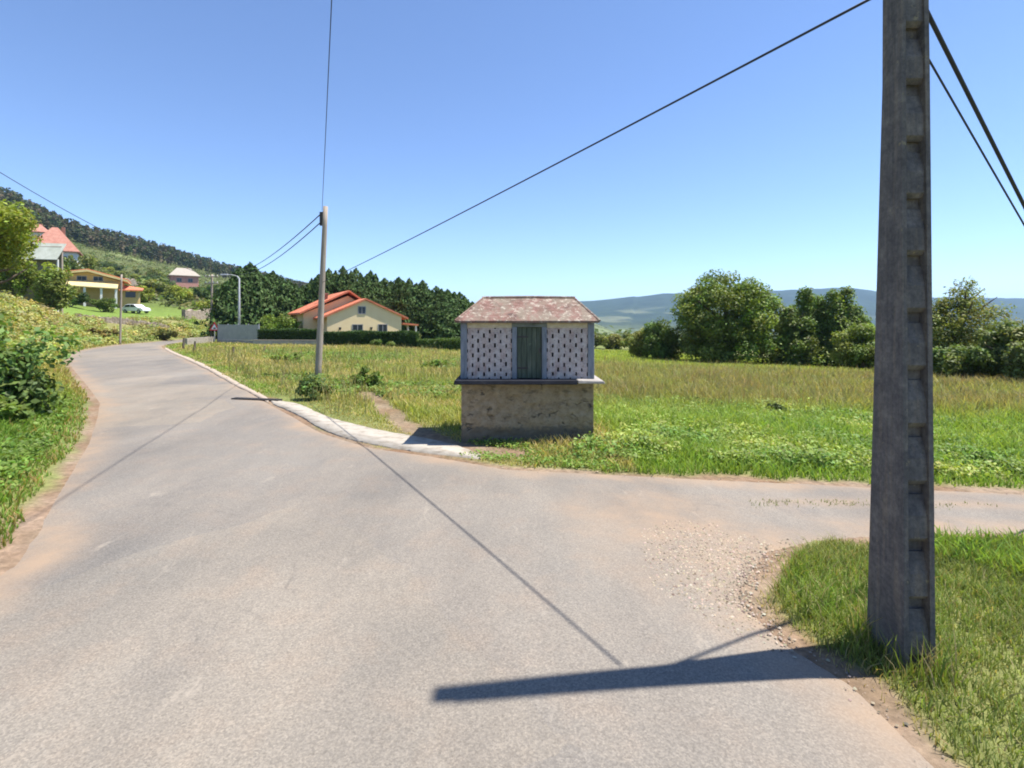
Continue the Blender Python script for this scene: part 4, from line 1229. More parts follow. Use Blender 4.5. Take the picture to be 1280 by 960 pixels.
# big round tree
x, y, z = on(908, 50)
cl = np.concatenate([clumps_in((4.5, 4.0, 3.7), 150, .75, 1.25, 4.9, .2, .22, .07, 2), clumps_in((4.6, 3.8, 2.0), 60, .8, 1.2, 1.9, .1, .25, .08, 4)])
tree('broadleaf_tree', 'largest round broadleaf tree at the far edge of the field', 'tree', (x, y, z), cl, 46000, .27, (.098, .145, .032), .42, 8.2, 3.6, 9, 1)
x, y, z = on(832, 54)
tree('broadleaf_tree', 'low dark tree leaning out from the left of the big round tree', 'tree', (x, y, z), np.concatenate([clumps_in((2.0, 1.8, 2.0), 34, .55, .95, 2.7, .1, .45, .12, 7), clumps_in((2.6, 1.6, 1.1), 20, .5, .9, 1.2, .1, .5, .1, 8)]), 11000, .25, (.075, .12, .028), .18, 4.2, 1.7, 6, 2)
x, y, z = on(808, 57)
tree('broadleaf_tree', 'small bushy tree with yellowish leaves at the left end of the row', 'tree', (x, y, z), clumps_in((1.8, 1.6, 1.5), 26, .5, .8, 1.6, .1, .5, .1, 9), 7000, .22, (.125, .16, .03), .12, 2.8, 1.3, 5, 3)
def peaks(ps, seed, zb=.2):
    out = []
    for i, (px_, py_, h, r) in enumerate(ps):
        g = np.random.default_rng(seed + i)
        for k in range(120):
            q = g.random(); rr = r * (1 - q) ** .7 + .15; a = g.random() * 6.28; m = g.random() ** .5
            out.append((px_ + math.cos(a) * rr * m, py_ + math.sin(a) * rr * m, zb + q * (h - zb), (.34 + .6 * (1 - q) * g.random() + .12)))
    return np.array(out)
x, y, z = on(1003, 48)
tree('broadleaf_tree', 'spiky topped dark tree just right of the big round tree', 'tree', (x, y, z), peaks([(-1.2, 0, 5.6, 1.7), (.5, .4, 7.3, 1.7), (1.6, -.2, 6.4, 1.4), (0, -.8, 4.5, 2.4)], 40), 24000, .24, (.085, .130, .032), .22, 6.3, 1.6, 7, 4)
x, y, z = on(1052, 47)
tree('broadleaf_tree', 'pointed dark tree standing left of the concrete pole', 'tree', (x, y, z), peaks([(-.8, 0, 7.1, 1.6), (.6, .3, 7.4, 1.5), (1.7, .2, 5.6, 1.5), (.2, -.6, 4.2, 2.4)], 50), 24000, .24, (.09, .138, .034), .22, 6.3, 1.6, 7, 5)
x, y, z = on(1078, 42.5)
tree('broadleaf_tree', 'lighter green rounded bush tree immediately left of the concrete pole', 'tree', (x, y, z), clumps_in((2.1, 1.7, 1.75), 36, .5, .85, 2.0, .1, .42, .12, 12), 11000, .22, (.11, .155, .036), .14, 3.2, 1.4, 6, 6)
x, y, z = on(1132, 44)
tree('broadleaf_tree', 'dark bushy tree largely hidden behind the concrete pole', 'tree', (x, y, z), clumps_in((2.4, 1.8, 2.4), 36, .6, .95, 2.6, .1, .42, .12, 13), 9000, .25, (.075, .118, .03), .16, 4.2, 1.6, 6, 7)
x, y, z = on(1206, 36.5)
wis = np.concatenate([peaks([(0, 0, 6.9, 2.9), (-1.3, .3, 5.6, 2.2)], 60), clumps_in((2.9, 2.4, 1.9), 60, .5, .9, 3.8, .3, .4, .12, 15), clumps_in((2.8, 2.2, 1.6), 26, .6, .9, 1.7, .1, .45, .1, 16)])
tree('feathery_tree', 'tall feathery olive tree right of the concrete pole', 'tree', (x, y, z), wis, 18000, .23, (.12, .145, .04), .22, 7.4, 2.4, 9, 8, asp=.4)
x, y, z = on(1272, 31.5)
tree('broadleaf_tree', 'wide low bushy tree at the right edge of the field', 'tree', (x, y, z), clumps_in((3.0, 2.0, 1.55), 56, .5, .85, 1.75, .1, .36, .12, 17), 17000, .23, (.10, .138, .042), .2, 3.4, 2.2, 7, 9)
x, y, z = on(1210, 33)
tree('broadleaf_tree', 'low spreading dark shrub tree under the feathery tree', 'tree', (x, y, z), clumps_in((2.4, 1.6, 1.15), 36, .45, .8, 1.2, .05, .4, .14, 18), 9000, .22, (.08, .12, .034), .14, 2.6, 1.6, 6, 10)
x, y, z = on(1390, 32)
tree('broadleaf_tree', 'bushy tree continuing the row beyond the right edge', 'tree', (x, y, z), clumps_in((3.4, 2.4, 2.4), 40, .6, 1.0, 2.8, .1, .42, .14, 19), 9000, .27, (.09, .13, .036), .2, 4, 2.2, 7, 11)

x, y, z = on(1026, 51)
tree('broadleaf_tree', 'full rounded dark tree filling the gap behind the two pointed trees', 'tree', (x, y, z), np.concatenate([clumps_in((3.7, 2.2, 3.0), 90, .65, 1.05, 3.9, .1, .32, .08, 27), clumps_in((3.8, 1.8, 1.4), 40, .6, .9, 1.3, .05, .4, .1, 28)]), 26000, .26, (.072, .115, .030), .2, 5.0, 2.2, 7, 14)
# tall tree overhanging the left edge
x, y, z = on(-28, 27)
cl = np.concatenate([clumps_in((3.5, 3.0, 1.6), 46, .45, .85, 6.3, 4.6, .5, .2, 25), clumps_in((2.6, 2.4, .9), 12, .4, .7, 6.0, 4.9, .5, .2, 26)])
tree('broadleaf_tree', 'sunlit yellow green tree overhanging the left edge above the shed roof', 'tree', (x, y, z), cl, 12000, .22, (.15, .19, .032), .22, 6.8, 3.0, 8, 12)
for q, (px, d_, rx, rz_, col) in enumerate(((-28, 57, 4.6, 3.2, (.10, .145, .026)), (22, 57, 4.0, 3.3, (.12, .16, .028)), (66, 57, 2.9, 3.15, (.10, .14, .03)))):
    bush(('leafy thicket at the left edge under the pale shed roof', 'sunlit thicket under the middle of the pale shed roof', 'thicket under the right end of the pale shed roof')[q], on(px, d_), (rx, 2.0, rz_), 5200, .3, col, 31 + q, nc=40)
bush('dark garden hedge clump before the ochre house', on(88, 80), (5.0, 1.4, 1.45), 3600, .26, (.035, .065, .018), 32, nc=34)
bush('trimmed bush below the ochre house veranda', on(128, 80), (3.4, 1.2, 1.25), 3000, .24, (.065, .10, .022), 33)
bush('overgrown bramble bank beside the tan retaining wall', on(205, 62), (3.4, 1.2, .75), 2800, .24, (.095, .115, .035), 34)
bush('dry bramble in front of the tan retaining wall', on(128, 54), (2.8, 1.1, .55), 2200, .22, (.15, .13, .045), 35)

# conifers behind the cream house: three kinds of one row, copied
def conifer(h, rmax, seed, n):
    g = np.random.default_rng(seed); n_ = n
    q = g.random(n_) ** .8
    tops = [(0, 0, 1.0), (rmax * .5, .1, .93), (-rmax * .5, -.2, .90), (.1, rmax * .4, .95), (-.1, -rmax * .45, .84), (rmax * .75, -.3, .80)]
    k = g.integers(0, len(tops), n_)
    T = np.array(tops)[k]
    prof = np.where(q < .25, .85 + .6 * q, 1.0 * (1 - ((q - .25) / .75) ** 2.6)) * rmax * np.where(k == 0, .8, .62)
    lump = 1 + .22 * np.sin(q * 31 + k * 2 + seed) 
    a = g.random(n_) * 2 * np.pi; m = .55 + .45 * g.random(n_) ** .5
    rr = prof * lump * m * (1 + .25 * np.sin(a * 5 + q * 23 + k))
    c = np.column_stack([T[:, 0] * (1 - .3 * q) + np.cos(a) * rr, T[:, 1] * (1 - .3 * q) + np.sin(a) * rr, .1 + q * h * T[:, 2]])
    out = np.column_stack([np.cos(a), np.sin(a), np.full(n_, .35)])
    droop = np.column_stack([np.cos(a) * .5, np.sin(a) * .5, np.full(n_, .9)]) + g.normal(size=(n_, 3)) * .35
    v, f, col = kites(c, out + g.normal(size=(n_, 3)) * .45, (.34 + .3 * g.random(n_)) * (1.1 - .4 * q), jit((.070, .118, .034), n_, .4, .12), .45, droop)
    return np_mesh('crown', v, [f], col)
def conifer_tree(h, r, seed):
    t = thing('conifer', 'tall dark green conifer in the dense row behind the cream house', 'tree', (0, 0, 0), 0, 'conifers in the row behind the cream house')
    link('crown', conifer(h, r, seed, 9500), M['needle'], t)
    MB().tube([(0, 0, -.4), (0, 0, h * .5), (.05, 0, h * .93)], [.24, .14, .03], 8).build('trunk', M['bark'], t)
    return t
kinds = [(8.0, 2.7, 71), (9.0, 2.6, 72), (7.2, 2.5, 73)]
protos = [conifer_tree(*k) for k in kinds]
used = [False] * 3
row = [(316, 331, 66, 1.35), (338, 338, 67, 1.2), (358, 350, 69, 1.1), (300, 352, 71, .9), (378, 356, 72, 1.0), (396, 342, 72, 1.1), (413, 338, 71, 1.1), (430, 335, 71, 1.15), (447, 340, 71, 1.1), (463, 343, 70, 1.1), (480, 346, 70, 1.1), (497, 349, 70, 1.1),
       (513, 350, 69, 1.1), (529, 354, 69, 1.05), (545, 361, 68, 1.0), (560, 364, 68, 1.05), (574, 368, 68, .95), (590, 378, 70, .9)]
for i, (px, ty, d, ws) in enumerate(row):
    k = i % 3
    o = protos[k] if not used[k] else copy_tree(protos[k])
    used[k] = True
    x, y, z = on(px, d)
    top = EYE + (HZ - ty) / F * d - z
    s = top / kinds[k][0]
    o.location = (x, y + random.uniform(-.8, .8), z); o.rotation_euler = (0, 0, random.random() * 6.28)
    o.scale = (ws * random.uniform(.9, 1.2), ws * random.uniform(.9, 1.2), s * random.uniform(.95, 1.04))
    if i in (0, 1): o['label'] = ('tallest broad conifer at the left end of the row behind the fence', 'broad conifer second from the left end of the dark row')[i]
    if i in (0, 1): o['group'] = 'conifers at the left end of the row'

# hillside trees, four kinds copied over the slope
def hill_proto(kind, seed):
    lab = {'olive': 'rounded olive green tree among others on the left hillside', 'dark': 'dark green bushy tree among others on the left hillside', 'light': 'bright yellow green bush among others on the left hillside'}[kind]
    base = {'olive': (.12, .145, .045), 'dark': (.055, .09, .03), 'light': (.16, .20, .04)}[kind]
    t = thing('hillside_tree', lab, 'tree', (0, 0, 0), 0, kind + ' trees on the left hillside')
    h = 5.0
    link('crown', crown_mesh('crown', clumps_in((2.5, 2.5, 2.0), 26, .6, 1.0, 2.5, .2, .45, .15, seed), 1500, .5, base, .65, .4, .3, .4, .0), M['leaf'], t)
    limbs(MB(), .18, 4.2, 1.7, 5, seed).build('trunk', M['bark'], t)
    return t
hp = [hill_proto(k, 80 + i) for i, k in enumerate(('olive', 'dark', 'light', 'olive'))]
hu = [False] * 4
grid_pts = []
g = random.Random(5)
tries = 0
houses_uv = [(118, 88, 13), (66, 118, 8), (231, 205, 9), (170, 82, 6), (40, 146, 6)]
while len(grid_pts) < 150 and tries < 6000:
    tries += 1
    px = g.uniform(-160, 318); d = 92 + 190 * g.random() ** .9
    x = (px - 640) / F * d
    if any(math.hypot(x - xy(a, b)[0], d - b) < c for a, b, c in houses_uv): continue
    # do not stand in front of the houses
    hid = False
    for a, b, c in houses_uv:
        if d < b and abs(px - a) < 34 * 90 / b + 6 and d > b - 28: hid = True
    if 205 < px < 262 and 150 < d < 205: hid = True
    if 30 < px < 104 and d < 120: hid = True
    if hid: continue
    if any(math.hypot(x - a, d - b) < 4.6 + d * .008 for a, b in grid_pts): continue
    grid_pts.append((x, d))
for i, (x, d) in enumerate(grid_pts):
    k = g.choice((0, 1, 2, 3, 1, 0))
    o = hp[k] if not hu[k] else copy_tree(hp[k]); hu[k] = True
    s = g.uniform(.55, 1.25)
    if k == 2: s *= .7
    o.location = (x, d, hh(x, d) - .2); o.rotation_euler = (0, 0, g.random() * 6.28); o.scale = (s * g.uniform(.9, 1.3), s * g.uniform(.9, 1.3), s)
for px, d, ty, k in ((52, 104, 322, 1), (74, 106, 317, 0), (92, 108, 321, 1), (104, 112, 318, 0), (36, 108, 312, 3)):
    x, y, z = on(px, d); o = copy_tree(hp[k]); s = (EYE + (HZ - ty) / F * d - z + .2) / 4.75
    o.location = (x, y, z - .2); o.rotation_euler = (0, 0, px); o.scale = (min(s, 1.1), min(s, 1.1), s)
for k in range(4):
    if not hu[k]: bpy.data.objects.remove(hp[k])

# pine wood on the ridge: too many to count, one mass
def ridge_wood():
    V, Fq, Q = [], [], []; base = 0
    n = 3400
    u = rng.uniform(-420, 470, n); t = 1.03 - .26 * rng.random(n) ** 1.2
    dr = np.interp(u, [-300, 0, 300, 640], [330, 370, 560, 700]); d = 60 + (dr - 60) * t
    x = (u - 640) / F * d; z = H(x, d)
    hgt = rng.uniform(5.0, 10.5, n)
    m = 34
    k = np.repeat(np.arange(n), m)
    q = rng.random(n * m) ** .7
    a = rng.random(n * m) * 6.283; rr = (1.15 - .7 * q) * (.9 + .9 * rng.random(n * m)) * (hgt[k] / 8)
    c = np.column_stack([x[k] + np.cos(a) * rr, d[k] + np.sin(a) * rr, z[k] + hgt[k] * (.22 + .8 * q)])
    tree_c = jit((.072, .088, .034), n, .45, .15)
    brown = rng.random(n) < .3
    tree_c[brown] = jit((.12, .10, .055), int(brown.sum()), .3, .1)
    v, f, col = kites(c, rng.normal(size=(n * m, 3)) + np.array([0, -.3, .6]), 1.3 + 1.2 * rng.random(n * m), tree_c[k] * (.8 + .4 * rng.random((n * m, 1))), .6)
    # trunks
    tv = np.empty((n, 4, 3)); w = .16
    for i, (dx, zz) in enumerate(((-w, 0), (w, 0), (w * .5, .8), (-w * .5, .8))):
        tv[:, i] = np.column_stack([x + dx, d, z + hgt * zz])
    tf = np.arange(4 * n).reshape(n, 4) + len(v)
    me = np_mesh('pine_wood', np.concatenate([v, tv.reshape(-1, 3)]), [f, tf], np.concatenate([col, np.tile((.07, .05, .035), (4 * n, 1))]))
    tag(link('pine_wood', me, M['needle']), 'dense dark pine wood along the ridge of the left hill', 'wood', None, 'stuff')
ridge_wood()

# undergrowth of the hill and the scrub of the valley, masses nobody could count
def scrub(name, label, pts, size, base, m=10, lf=.7):
    x, y = pts; n = len(x); z = H(x, y)
    k = np.repeat(np.arange(n), m)
    d_ = rng.normal(size=(n * m, 3)); d_ /= np.linalg.norm(d_, axis=1, keepdims=True); d_[:, 2] = np.abs(d_[:, 2])
    s = size * (.5 + rng.random(n))
    c = np.column_stack([x, y, z])[k] + d_ * (s[k] * (.5 + .5 * rng.random(n * m)))[:, None]
    cc = jit(base, n, .4, .2)[k]
    v, f, col = kites(c, d_ + rng.normal(size=(n * m, 3)) * .4 + np.array([0, 0, .4]), s[k] * lf, cc * (.8 + .4 * rng.random((n * m, 1))), .7)
    tag(link(name, np_mesh(name, v, [f], col), M['leaf']), label, 'undergrowth', None, 'stuff')
n = 5200
u = rng.uniform(-350, 330, n); d = 100 + 330 * rng.random(n)
x = (u - 640) / F * d
scrub('hillside_undergrowth', 'mixed green scrub covering the left hillside between the houses and wood', (x, d), 1.5, (.115, .14, .042), 14, .5)
x, y = rng.uniform(-62, -20, 9000), rng.uniform(26, 78, 9000)
ls_ = pdist(x, y, LEFT); ls_ = ls_[0] * ls_[1]
k = (ls_ > .7) & (ls_ < 9.5) & (fbm(x, y, 4, 46) > .36); x, y = x[k], y[k]
scrub('bank_scrub', 'yellowish bramble and dry growth on the bank inside the far bend', (x, y), .55, mixcol((.20, .265, .065), (.38, .345, .13), np.clip(fbm(x, y, 3, 47) * 1.8 - .4, 0, 1)), 24, .36)
n = 4200
u = rng.uniform(590, 1500, n); d = np.geomspace(95, 1100, 4200) * rng.uniform(.9, 1.1, n)
keep = (fbm((u - 640) / F * d, d, 60, 44) > .42)
u, d = u[keep], d[keep]
scrub('valley_woodland', 'belts of small trees across the valley floor beyond the field', ((u - 640) / F * d, d), 3.2, (.075, .10, .038), 26, .3)

# ------------------------------------------------------------------ grass and weeds
def blades(name, x, y, h, w, cb, ct, lean=.35, seg=2, label=None, mat='grass', z=None):
    n = len(x); z = (H(x, y) if z is None else z) - .02
    a = rng.random(n) * 6.283
    dx, dy = np.cos(a), np.sin(a)
    b = rng.random(n) * 6.283; l = lean * h * rng.random(n)
    lx, ly = np.cos(b) * l, np.sin(b) * l
    w = np.broadcast_to(w, (n,)) * (.7 + .6 * rng.random(n))
    V = np.empty((n, 5, 3))
    for i, (s, q, lf) in enumerate(((-1, 0, 0), (1, 0, 0), (.75, .55, .35), (-.75, .55, .35), (0, 1, 1))):
        V[:, i, 0] = x + dx * w * s * .5 + lx * lf
        V[:, i, 1] = y + dy * w * s * .5 + ly * lf
        V[:, i, 2] = z + h * q * (1 - .12 * (lf * lean))
    k = np.arange(n)[:, None] * 5
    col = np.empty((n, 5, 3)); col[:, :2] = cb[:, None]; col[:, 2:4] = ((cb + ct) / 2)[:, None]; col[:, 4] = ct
    return V.reshape(-1, 3), np.array([[0, 1, 2, 3]]) + k, np.array([[3, 2, 4]]) + k, col.reshape(-1, 3)
def join_blades(name, parts, label, cat, mat='grass'):
    V, A, B, Cc = [], [], [], []; o = 0
    for v, a, b, c in parts:
        V.append(v); A.append(a + o); B.append(b + o); Cc.append(c); o += len(v)
    me = np_mesh(name, np.concatenate(V), [np.concatenate(A), np.concatenate(B)], np.concatenate(Cc))
    return tag(link(name, me, M[mat]), label, cat, None, 'stuff')

GR_XY = (-1.15, 1.80, 10.1, 12.6)                       # granary footprint
PADD = [at(*p)[:2] for p in ((338, 500), (372, 506), (412, 523), (470, 538), (530, 547), (572, 554))] + [at(*p)[:2] for p in ((570, 568), (520, 564), (462, 555), (412, 541), (372, 519), (342, 506))]
def free(x, y, margin=.0):
    rd = road_d(x, y) + (fbm(x, y, .8, 17) - .5) * .5
    ok = rd > margin
    ok &= ~((x > GR_XY[0] + .1) & (x < GR_XY[1] - .1) & (y > 10.40) & (y < GR_XY[3] - .3))
    ok &= ~inside(x, y, PADD)
    ok &= dirt_mask(x, y) < .35 + .5 * rng.random(len(x))
    return ok
def polar(n, r0, r1, a0, a1, logp=.5):
    k = rng.random(n) < logp
    r = np.where(k, np.exp(rng.uniform(np.log(r0), np.log(r1), n)), rng.uniform(r0, r1, n))
    a = np.radians(rng.uniform(a0, a1, n))
    return np.sin(a) * r, np.cos(a) * r


def leftside(x, y):
    d, s = pdist(x, y, LEFT)
    return d * s

# 1. field grass, from the roads out to the trees
x, y = polar(300000, 7.5, 78, -40, 56, .6)
k = free(x, y) & (leftside(x, y) < -2); x, y = x[k], y[k]
r = np.hypot(x, y); sd = SIDE_D(x, y); rd = road_d(x, y)
big = fbm(x, y, 5, 101); med = fbm(x, y, 1.3, 102); hn = fbm(x, y, 2.2, 103)
right = sstep(.5, 3, x)
brown = right * sstep(14, 19, y) * (1 - sstep(33, 42, y)) * np.clip(big * 1.4 - .1 + .25, 0, 1)
farb = sstep(34, 48, y) * sstep(-2, 4, x)
verge = 1 - sstep(.4, 1.4, rd)
left_ = 1 - right
hgt = (.16 + .30 * hn) * (1 - .45 * verge) + .38 * brown * med
hgt *= np.where(left_ > .5, .75, 1.0)
pdd = pdist(x, y, PADD)[0]; hgt *= .30 + .70 * sstep(.3, 2.2, pdd)
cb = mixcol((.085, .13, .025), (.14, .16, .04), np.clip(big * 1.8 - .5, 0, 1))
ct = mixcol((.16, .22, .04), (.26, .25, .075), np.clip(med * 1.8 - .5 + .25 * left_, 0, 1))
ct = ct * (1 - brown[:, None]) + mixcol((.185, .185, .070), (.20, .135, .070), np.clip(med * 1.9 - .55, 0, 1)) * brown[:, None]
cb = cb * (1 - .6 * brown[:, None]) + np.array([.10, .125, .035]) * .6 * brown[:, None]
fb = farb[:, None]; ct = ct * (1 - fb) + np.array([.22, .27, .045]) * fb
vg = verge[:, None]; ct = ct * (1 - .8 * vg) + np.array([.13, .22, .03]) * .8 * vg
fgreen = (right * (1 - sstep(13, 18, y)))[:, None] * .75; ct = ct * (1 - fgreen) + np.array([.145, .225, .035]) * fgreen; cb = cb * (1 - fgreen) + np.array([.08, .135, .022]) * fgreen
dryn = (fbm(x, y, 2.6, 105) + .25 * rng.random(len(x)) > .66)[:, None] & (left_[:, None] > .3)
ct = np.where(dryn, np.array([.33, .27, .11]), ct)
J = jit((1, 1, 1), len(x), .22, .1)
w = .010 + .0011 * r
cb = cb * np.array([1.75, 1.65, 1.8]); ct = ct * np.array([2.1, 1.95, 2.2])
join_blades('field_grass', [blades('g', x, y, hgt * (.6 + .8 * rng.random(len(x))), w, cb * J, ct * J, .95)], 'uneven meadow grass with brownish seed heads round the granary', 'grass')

x, y = polar(16000, 8.5, 46, -34, 54, .55)
k = free(x, y, .5) & (leftside(x, y) < -3) & ((y > 16) | (x < -3)) & (fbm(x, y, 2.4, 191) > .48 - .10 * sstep(1, 4, x) * sstep(13, 18, y)); x, y = x[k], y[k]
r = np.hypot(x, y); J = jit((1, 1, 1), len(x), .25, .1)
tall_c = np.where(rng.random((len(x), 1)) < .4, np.array([.34, .20, .12]), np.array([.46, .39, .20]))
join_blades('seeding_grass', [blades('g', x, y, .45 + .45 * rng.random(len(x)), .006 + .0008 * r, np.tile((.24, .26, .09), (len(x), 1)) * J, tall_c * J, .5)], 'thin tall seeding stems scattered through the meadow', 'grass')
# 2. verge on the left bank, rank and bright
x, y = polar(120000, 4.5, 70, -66, -28, .75)
ls = leftside(x, y); k = (ls > .05) & (ls < 16) & (ls + (fbm(x, y, .7, 3) - .5) * .45 > .12); x, y, ls = x[k], y[k], ls[k]
r = np.hypot(x, y); med = fbm(x, y, .9, 111); big = fbm(x, y, 4, 112); far = sstep(17, 26, r)
lawn = sstep(10, 13, ls) * (r > 30)
hgt = (.14 + .26 * med) * (.35 + .65 * sstep(-.1, 1.2, ls)) * (1 - .6 * lawn) + .12 * far * big
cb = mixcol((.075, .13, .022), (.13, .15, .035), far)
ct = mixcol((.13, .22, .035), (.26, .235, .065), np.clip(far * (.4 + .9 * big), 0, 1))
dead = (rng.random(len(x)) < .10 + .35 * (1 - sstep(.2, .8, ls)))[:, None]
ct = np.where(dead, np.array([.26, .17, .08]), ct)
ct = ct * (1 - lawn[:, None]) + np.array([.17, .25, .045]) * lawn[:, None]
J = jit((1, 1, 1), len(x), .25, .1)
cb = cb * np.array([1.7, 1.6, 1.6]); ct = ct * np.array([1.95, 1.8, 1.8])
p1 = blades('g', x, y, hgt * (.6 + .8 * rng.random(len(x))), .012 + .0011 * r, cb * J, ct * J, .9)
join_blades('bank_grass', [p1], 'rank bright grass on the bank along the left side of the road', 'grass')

# 3. grass round the concrete pole
n = 110000
x = rng.uniform(1.7, 9.5, n); y = rng.uniform(1.0, 6.8, n)
k = (road_d(x, y) > -.05 + .1 * rng.random(n)) & (dirt_mask(x, y) < .34 + .85 * rng.random(n)); x, y = x[k], y[k]
inpole = (x > PX - .01) & (x < PX + .24) & (y > PY - .01) & (y < PY + .42); x, y = x[~inpole], y[~inpole]
med = fbm(x, y, .6, 121); big = fbm(x, y, 1.6, 122)
dmk = dirt_mask(x, y)
bright = np.exp(-((x - 2.85) / .50) ** 2 - ((y - 4.8) / 1.0) ** 2) * (.4 + .6 * (rng.random(len(x)) > .3))
hgt = .05 + .13 * med + .09 * bright
ct = mixcol((.17, .22, .06), (.27, .25, .10), np.clip(big * 1.9 - .5, 0, 1)); ct = ct * (1 - bright[:, None] * .8) + np.array([.17, .28, .035]) * bright[:, None] * .8
cb = mixcol((.10, .14, .03), (.16, .15, .05), big)
J = jit((1, 1, 1), len(x), .25, .1)
cb = cb * 1.3; ct = ct * 1.35
straw = (rng.random(len(x)) < .12 + .7 * dmk + .25 * (big > .55))[:, None]; ct = np.where(straw, np.array([.42, .36, .17]), ct); cb = np.where(straw, np.array([.33, .26, .13]), cb); hgt = hgt * (1 - .5 * dmk)
m_ = 420; a_ = rng.random(m_) * 6.28; rr_ = .02 + .16 * rng.random(m_) ** 1.5
bx = PX + .11 + np.cos(a_) * (.14 + rr_); by = PY + .19 + np.sin(a_) * (.22 + rr_)
fc = np.where(rng.random((m_, 1)) < .45, np.array([.44, .36, .19]), np.array([.20, .27, .06]))
foot = blades('g', bx, by, .10 + .32 * rng.random(m_) ** 1.6, .010, fc * .6, fc, .7)
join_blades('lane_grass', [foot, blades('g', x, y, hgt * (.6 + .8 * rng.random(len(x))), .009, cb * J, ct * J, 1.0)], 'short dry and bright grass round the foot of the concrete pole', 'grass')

# 4. broad leaved weeds: the band right of the granary, its foot, patches of the field and the left bank
def weeds(name, label, x, y, ln, base, tall, per=9):
    n = len(x); z = H(x, y)
    k = np.repeat(np.arange(n), per)
    hh_ = tall * (.4 + .6 * rng.random(n))
    c = np.column_stack([x[k] + rng.normal(size=n * per) * .09, y[k] + rng.normal(size=n * per) * .09, z[k] + hh_[k] * (.25 + .75 * rng.random(n * per))])
    nr = rng.normal(size=(n * per, 3)) * .55 + np.array([0, -.15, 1.0])
    cc = (jit((1, 1, 1), n, .25, .12) * base)[k] * jit((1, 1, 1), n * per, .25, .08)
    v, f, col = kites(c, nr, np.repeat(np.broadcast_to(ln, (n,)), per) * (.6 + .8 * rng.random(n * per)), cc, .55)
    return tag(link(name, np_mesh(name, v, [f], col), M['leaf']), label, 'weeds', None, 'stuff')
x, y = polar(26000, 8.3, 21, -4, 54, .5)
sd = SIDE_D(x, y)
k = free(x, y, .25) & (x > 1.2) & (leftside(x, y) < -2) & (y > np.interp(x, [q[0] for q in SIDE_TOP], [q[1] for q in SIDE_TOP]) + .3) & (fbm(x, y, 1.1, 131) > .37 + .20 * sstep(13, 20, y)) & (sd > .55 + .5 * rng.random(len(x))); x, y = x[k], y[k]
big = fbm(x, y, 1.8, 132)
weeds('bracken', 'bright yellow green bracken and brambles along the side road right of the granary', x, y, .05 + .05 * rng.random(len(x)), mixcol((.17, .265, .055), (.38, .42, .11), np.clip(big * 2.6 - .8, 0, 1)), .12 + .40 * fbm(x, y, .9, 133) ** 1.5, 13)
x = rng.uniform(-1.9, 1.8, 1500); y = rng.uniform(8.6, 10.44, 1500)
k = free(x, y, .22) & (fbm(x, y, .5, 141) > .40); x, y = x[k], y[k]
weeds('foot_weeds', 'small bright weeds at the foot of the granary wall', x, y, .055, mixcol((.14, .24, .04), (.22, .31, .06), rng.random(len(x))), .05 + .16 * fbm(x, y, .5, 142), 7)
x, y = polar(16000, 5, 26, -60, -36, .8)
ls = leftside(x, y); k = (ls > .5) & (ls < 8) & (fbm(x, y, 1.1, 151) > .45); x, y = x[k], y[k]
weeds('bank_weeds', 'leafy green weeds among the grass of the left bank', x, y, .085, mixcol((.12, .20, .04), (.20, .28, .05), fbm(x, y, 1.0, 152)), .10 + .26 * fbm(x, y, .8, 153), 8)
x, y = polar(9000, 17, 45, -26, -1, .5)
k = free(x, y, .5) & (leftside(x, y) < -6) & (fbm(x, y, 3.0, 161) > .55); x, y = x[k], y[k]
weeds('field_weeds', 'patches of green leafy weeds in the field left of the granary', x, y, .13, mixcol((.13, .21, .04), (.20, .27, .06), fbm(x, y, 1.0, 162)), .15 + .25 * fbm(x, y, 1.2, 163), 7)
# tufts that have taken root along the crown of the side road
n = 900
q = rng.random(n); xx = 3.0 + 9 * q; T = np.array(SIDE_TOP); Bm = np.array(SIDE_BOT)
yy = .53 * np.interp(xx, T[:, 0], T[:, 1]) + .47 * np.interp(xx, Bm[:, 0], Bm[:, 1]) + rng.normal(size=n) * .07
k = fbm(xx, yy, .6, 171) > .52; xx, yy = xx[k], yy[k]
J = jit((1, 1, 1), len(xx), .25, .1)
join_blades('track_tufts', [blades('g', xx, yy, .03 + .05 * rng.random(len(xx)), .010, np.tile((.12, .15, .04), (len(xx), 1)) * J, np.tile((.22, .24, .07), (len(xx), 1)) * J, 1.2, z=H(xx, yy) + .02)], 'sparse grass tufts along the middle of the side road', 'grass')

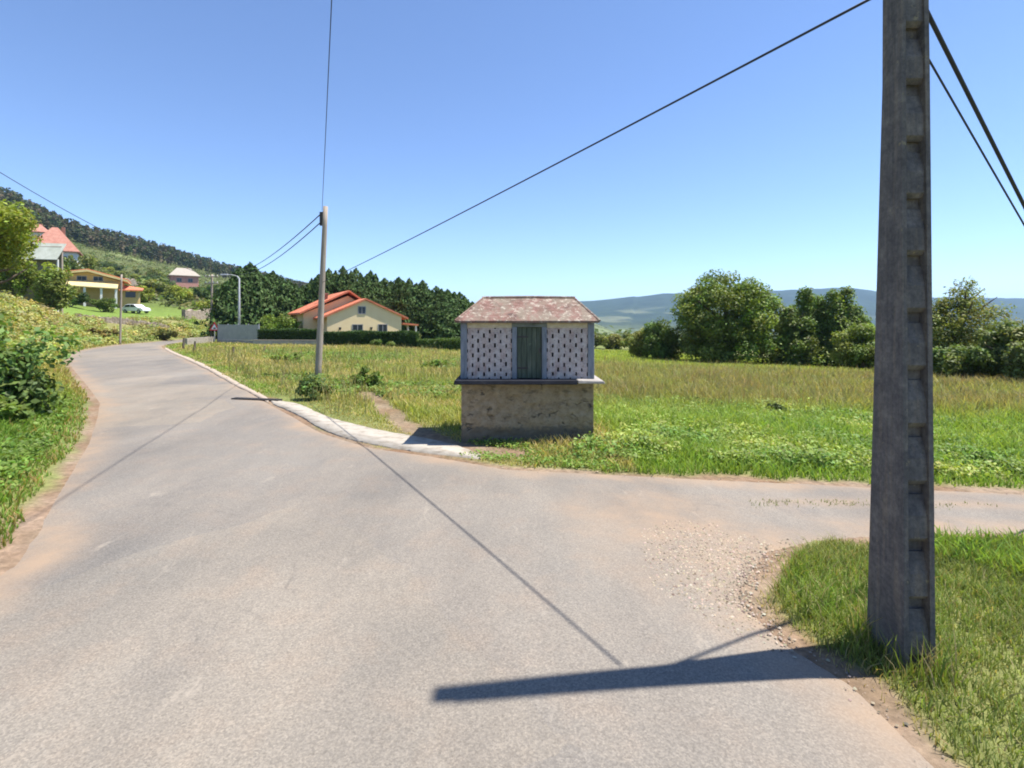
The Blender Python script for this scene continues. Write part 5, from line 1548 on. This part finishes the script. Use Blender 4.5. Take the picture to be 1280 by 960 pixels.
# 5. loose stones and dry litter on the gravel corner and the shoulders
def stones(n):
    x = np.concatenate([rng.normal(2.2, .55, n), rng.uniform(-3, 9, n // 2)]); y = np.concatenate([rng.normal(5.2, .8, n), rng.uniform(3.5, 10, n // 2)])
    rd = road_d(x, y); d = dirt_mask(x, y)
    k = (np.hypot((x - 2.3) / .95, (y - 5.1) / 1.3) + .5 * (fbm(x, y, .5, 5) - .5) < 1.0) | ((rd > -.25) & (rd < .35) & (x > -2))
    x, y = x[k], y[k]; m = len(x)
    s = .0035 + .013 * rng.random(m) ** 4
    z = np.where(road_d(x, y) < 0, H(x, y) + .012, H(x, y) - .015)
    oc = np.array([(1, 0, 0), (0, 1, 0), (-1, 0, 0), (0, -1, 0), (0, 0, .7)])
    a = rng.random(m) * 6.28; ca, sa = np.cos(a), np.sin(a)
    P = oc[None] * s[:, None, None] * (.6 + .8 * rng.random((m, 5, 1)))
    X = P[..., 0] * ca[:, None] - P[..., 1] * sa[:, None] + x[:, None]; Y = P[..., 0] * sa[:, None] + P[..., 1] * ca[:, None] + y[:, None]
    v = np.stack([X, Y, P[..., 2] + z[:, None]], -1).reshape(-1, 3)
    f = (np.arange(m)[:, None, None] * 5 + np.array([[0, 1, 4], [1, 2, 4], [2, 3, 4], [3, 0, 4]])[None]).reshape(-1, 3)
    col = np.repeat(jit((.26, .215, .165), m, .6, .1), 5, 0)
    tag(link('gravel', np_mesh('gravel', v, [f], col), M['gravel']), 'loose gravel and grit at the corner of the side road', 'gravel', None, 'stuff')
stones(11000)

# ------------------------------------------------------------------ air
def haze():
    m = bpy.data.materials.new('air'); m.use_nodes = True; nt = m.node_tree
    nt.nodes.remove(nt.nodes['Principled BSDF'])
    v = N(nt, 'ShaderNodeVolumePrincipled')
    v.inputs['Color'].default_value = (.42, .64, 1.0, 1); v.inputs['Density'].default_value = HAZE; v.inputs['Anisotropy'].default_value = .2
    nt.links.new(v.outputs[0], nt.nodes['Material Output'].inputs['Volume'])
    o = MB().box(-9500, 9500, -9500, 9500, -130, 330).build('haze', m)
    tag(o, 'thin blue air over the whole valley', 'haze', None, 'stuff')
HAZE = 0.000105
haze()

# ------------------------------------------------------------------ light, camera
EL, AZ = 67.0, 8.0            # sun to the right (+x), AZ degrees beyond the picture plane
w = bpy.data.worlds.new('World'); S.world = w; w.use_nodes = True
nt = w.node_tree
sky = nt.nodes.new('ShaderNodeTexSky'); sky.sky_type = 'NISHITA'; sky.sun_disc = False
sky.sun_elevation = R(EL); sky.sun_rotation = R(90 - AZ); sky.altitude = 50; sky.air_density = .80; sky.dust_density = .0; sky.ozone_density = 1.6
nt.links.new(mixc(nt, 1, sky.outputs[0], (.87, .93, 1.06), 'MULTIPLY'), nt.nodes['Background'].inputs['Color']); nt.nodes['Background'].inputs['Strength'].default_value = .112
sl = bpy.data.lights.new('sun', 'SUN'); sl.energy = 5.0; sl.angle = R(.55); sl.color = (1, .955, .88)
so = bpy.data.objects.new('sun', sl); C.objects.link(so)
d = Vector((math.cos(R(AZ)) * math.cos(R(EL)), math.sin(R(AZ)) * math.cos(R(EL)), math.sin(R(EL))))
so.rotation_euler = d.to_track_quat('Z', 'Y').to_euler(); so.location = d * 60

cd = bpy.data.cameras.new('camera'); co = bpy.data.objects.new('camera', cd); C.objects.link(co)
co.location = (0, 0, EYE); co.rotation_euler = (math.pi / 2, 0, 0)
cd.sensor_width = 36; cd.lens = 18; cd.shift_y = -(480 - HZ) / 1280; cd.clip_start = .05; cd.clip_end = 30000
S.camera = co
v = S.view_settings; v.view_transform = 'Standard'; v.look = 'None'; v.exposure = .95; v.gamma = 1; v.use_curve_mapping = False
S.cycles.use_denoising = True; S.cycles.filter_width = 1.9
S.cycles.max_bounces = 6; S.cycles.transparent_max_bounces = 4; S.cycles.volume_bounces = 1
S.cycles.sample_clamp_indirect = 6
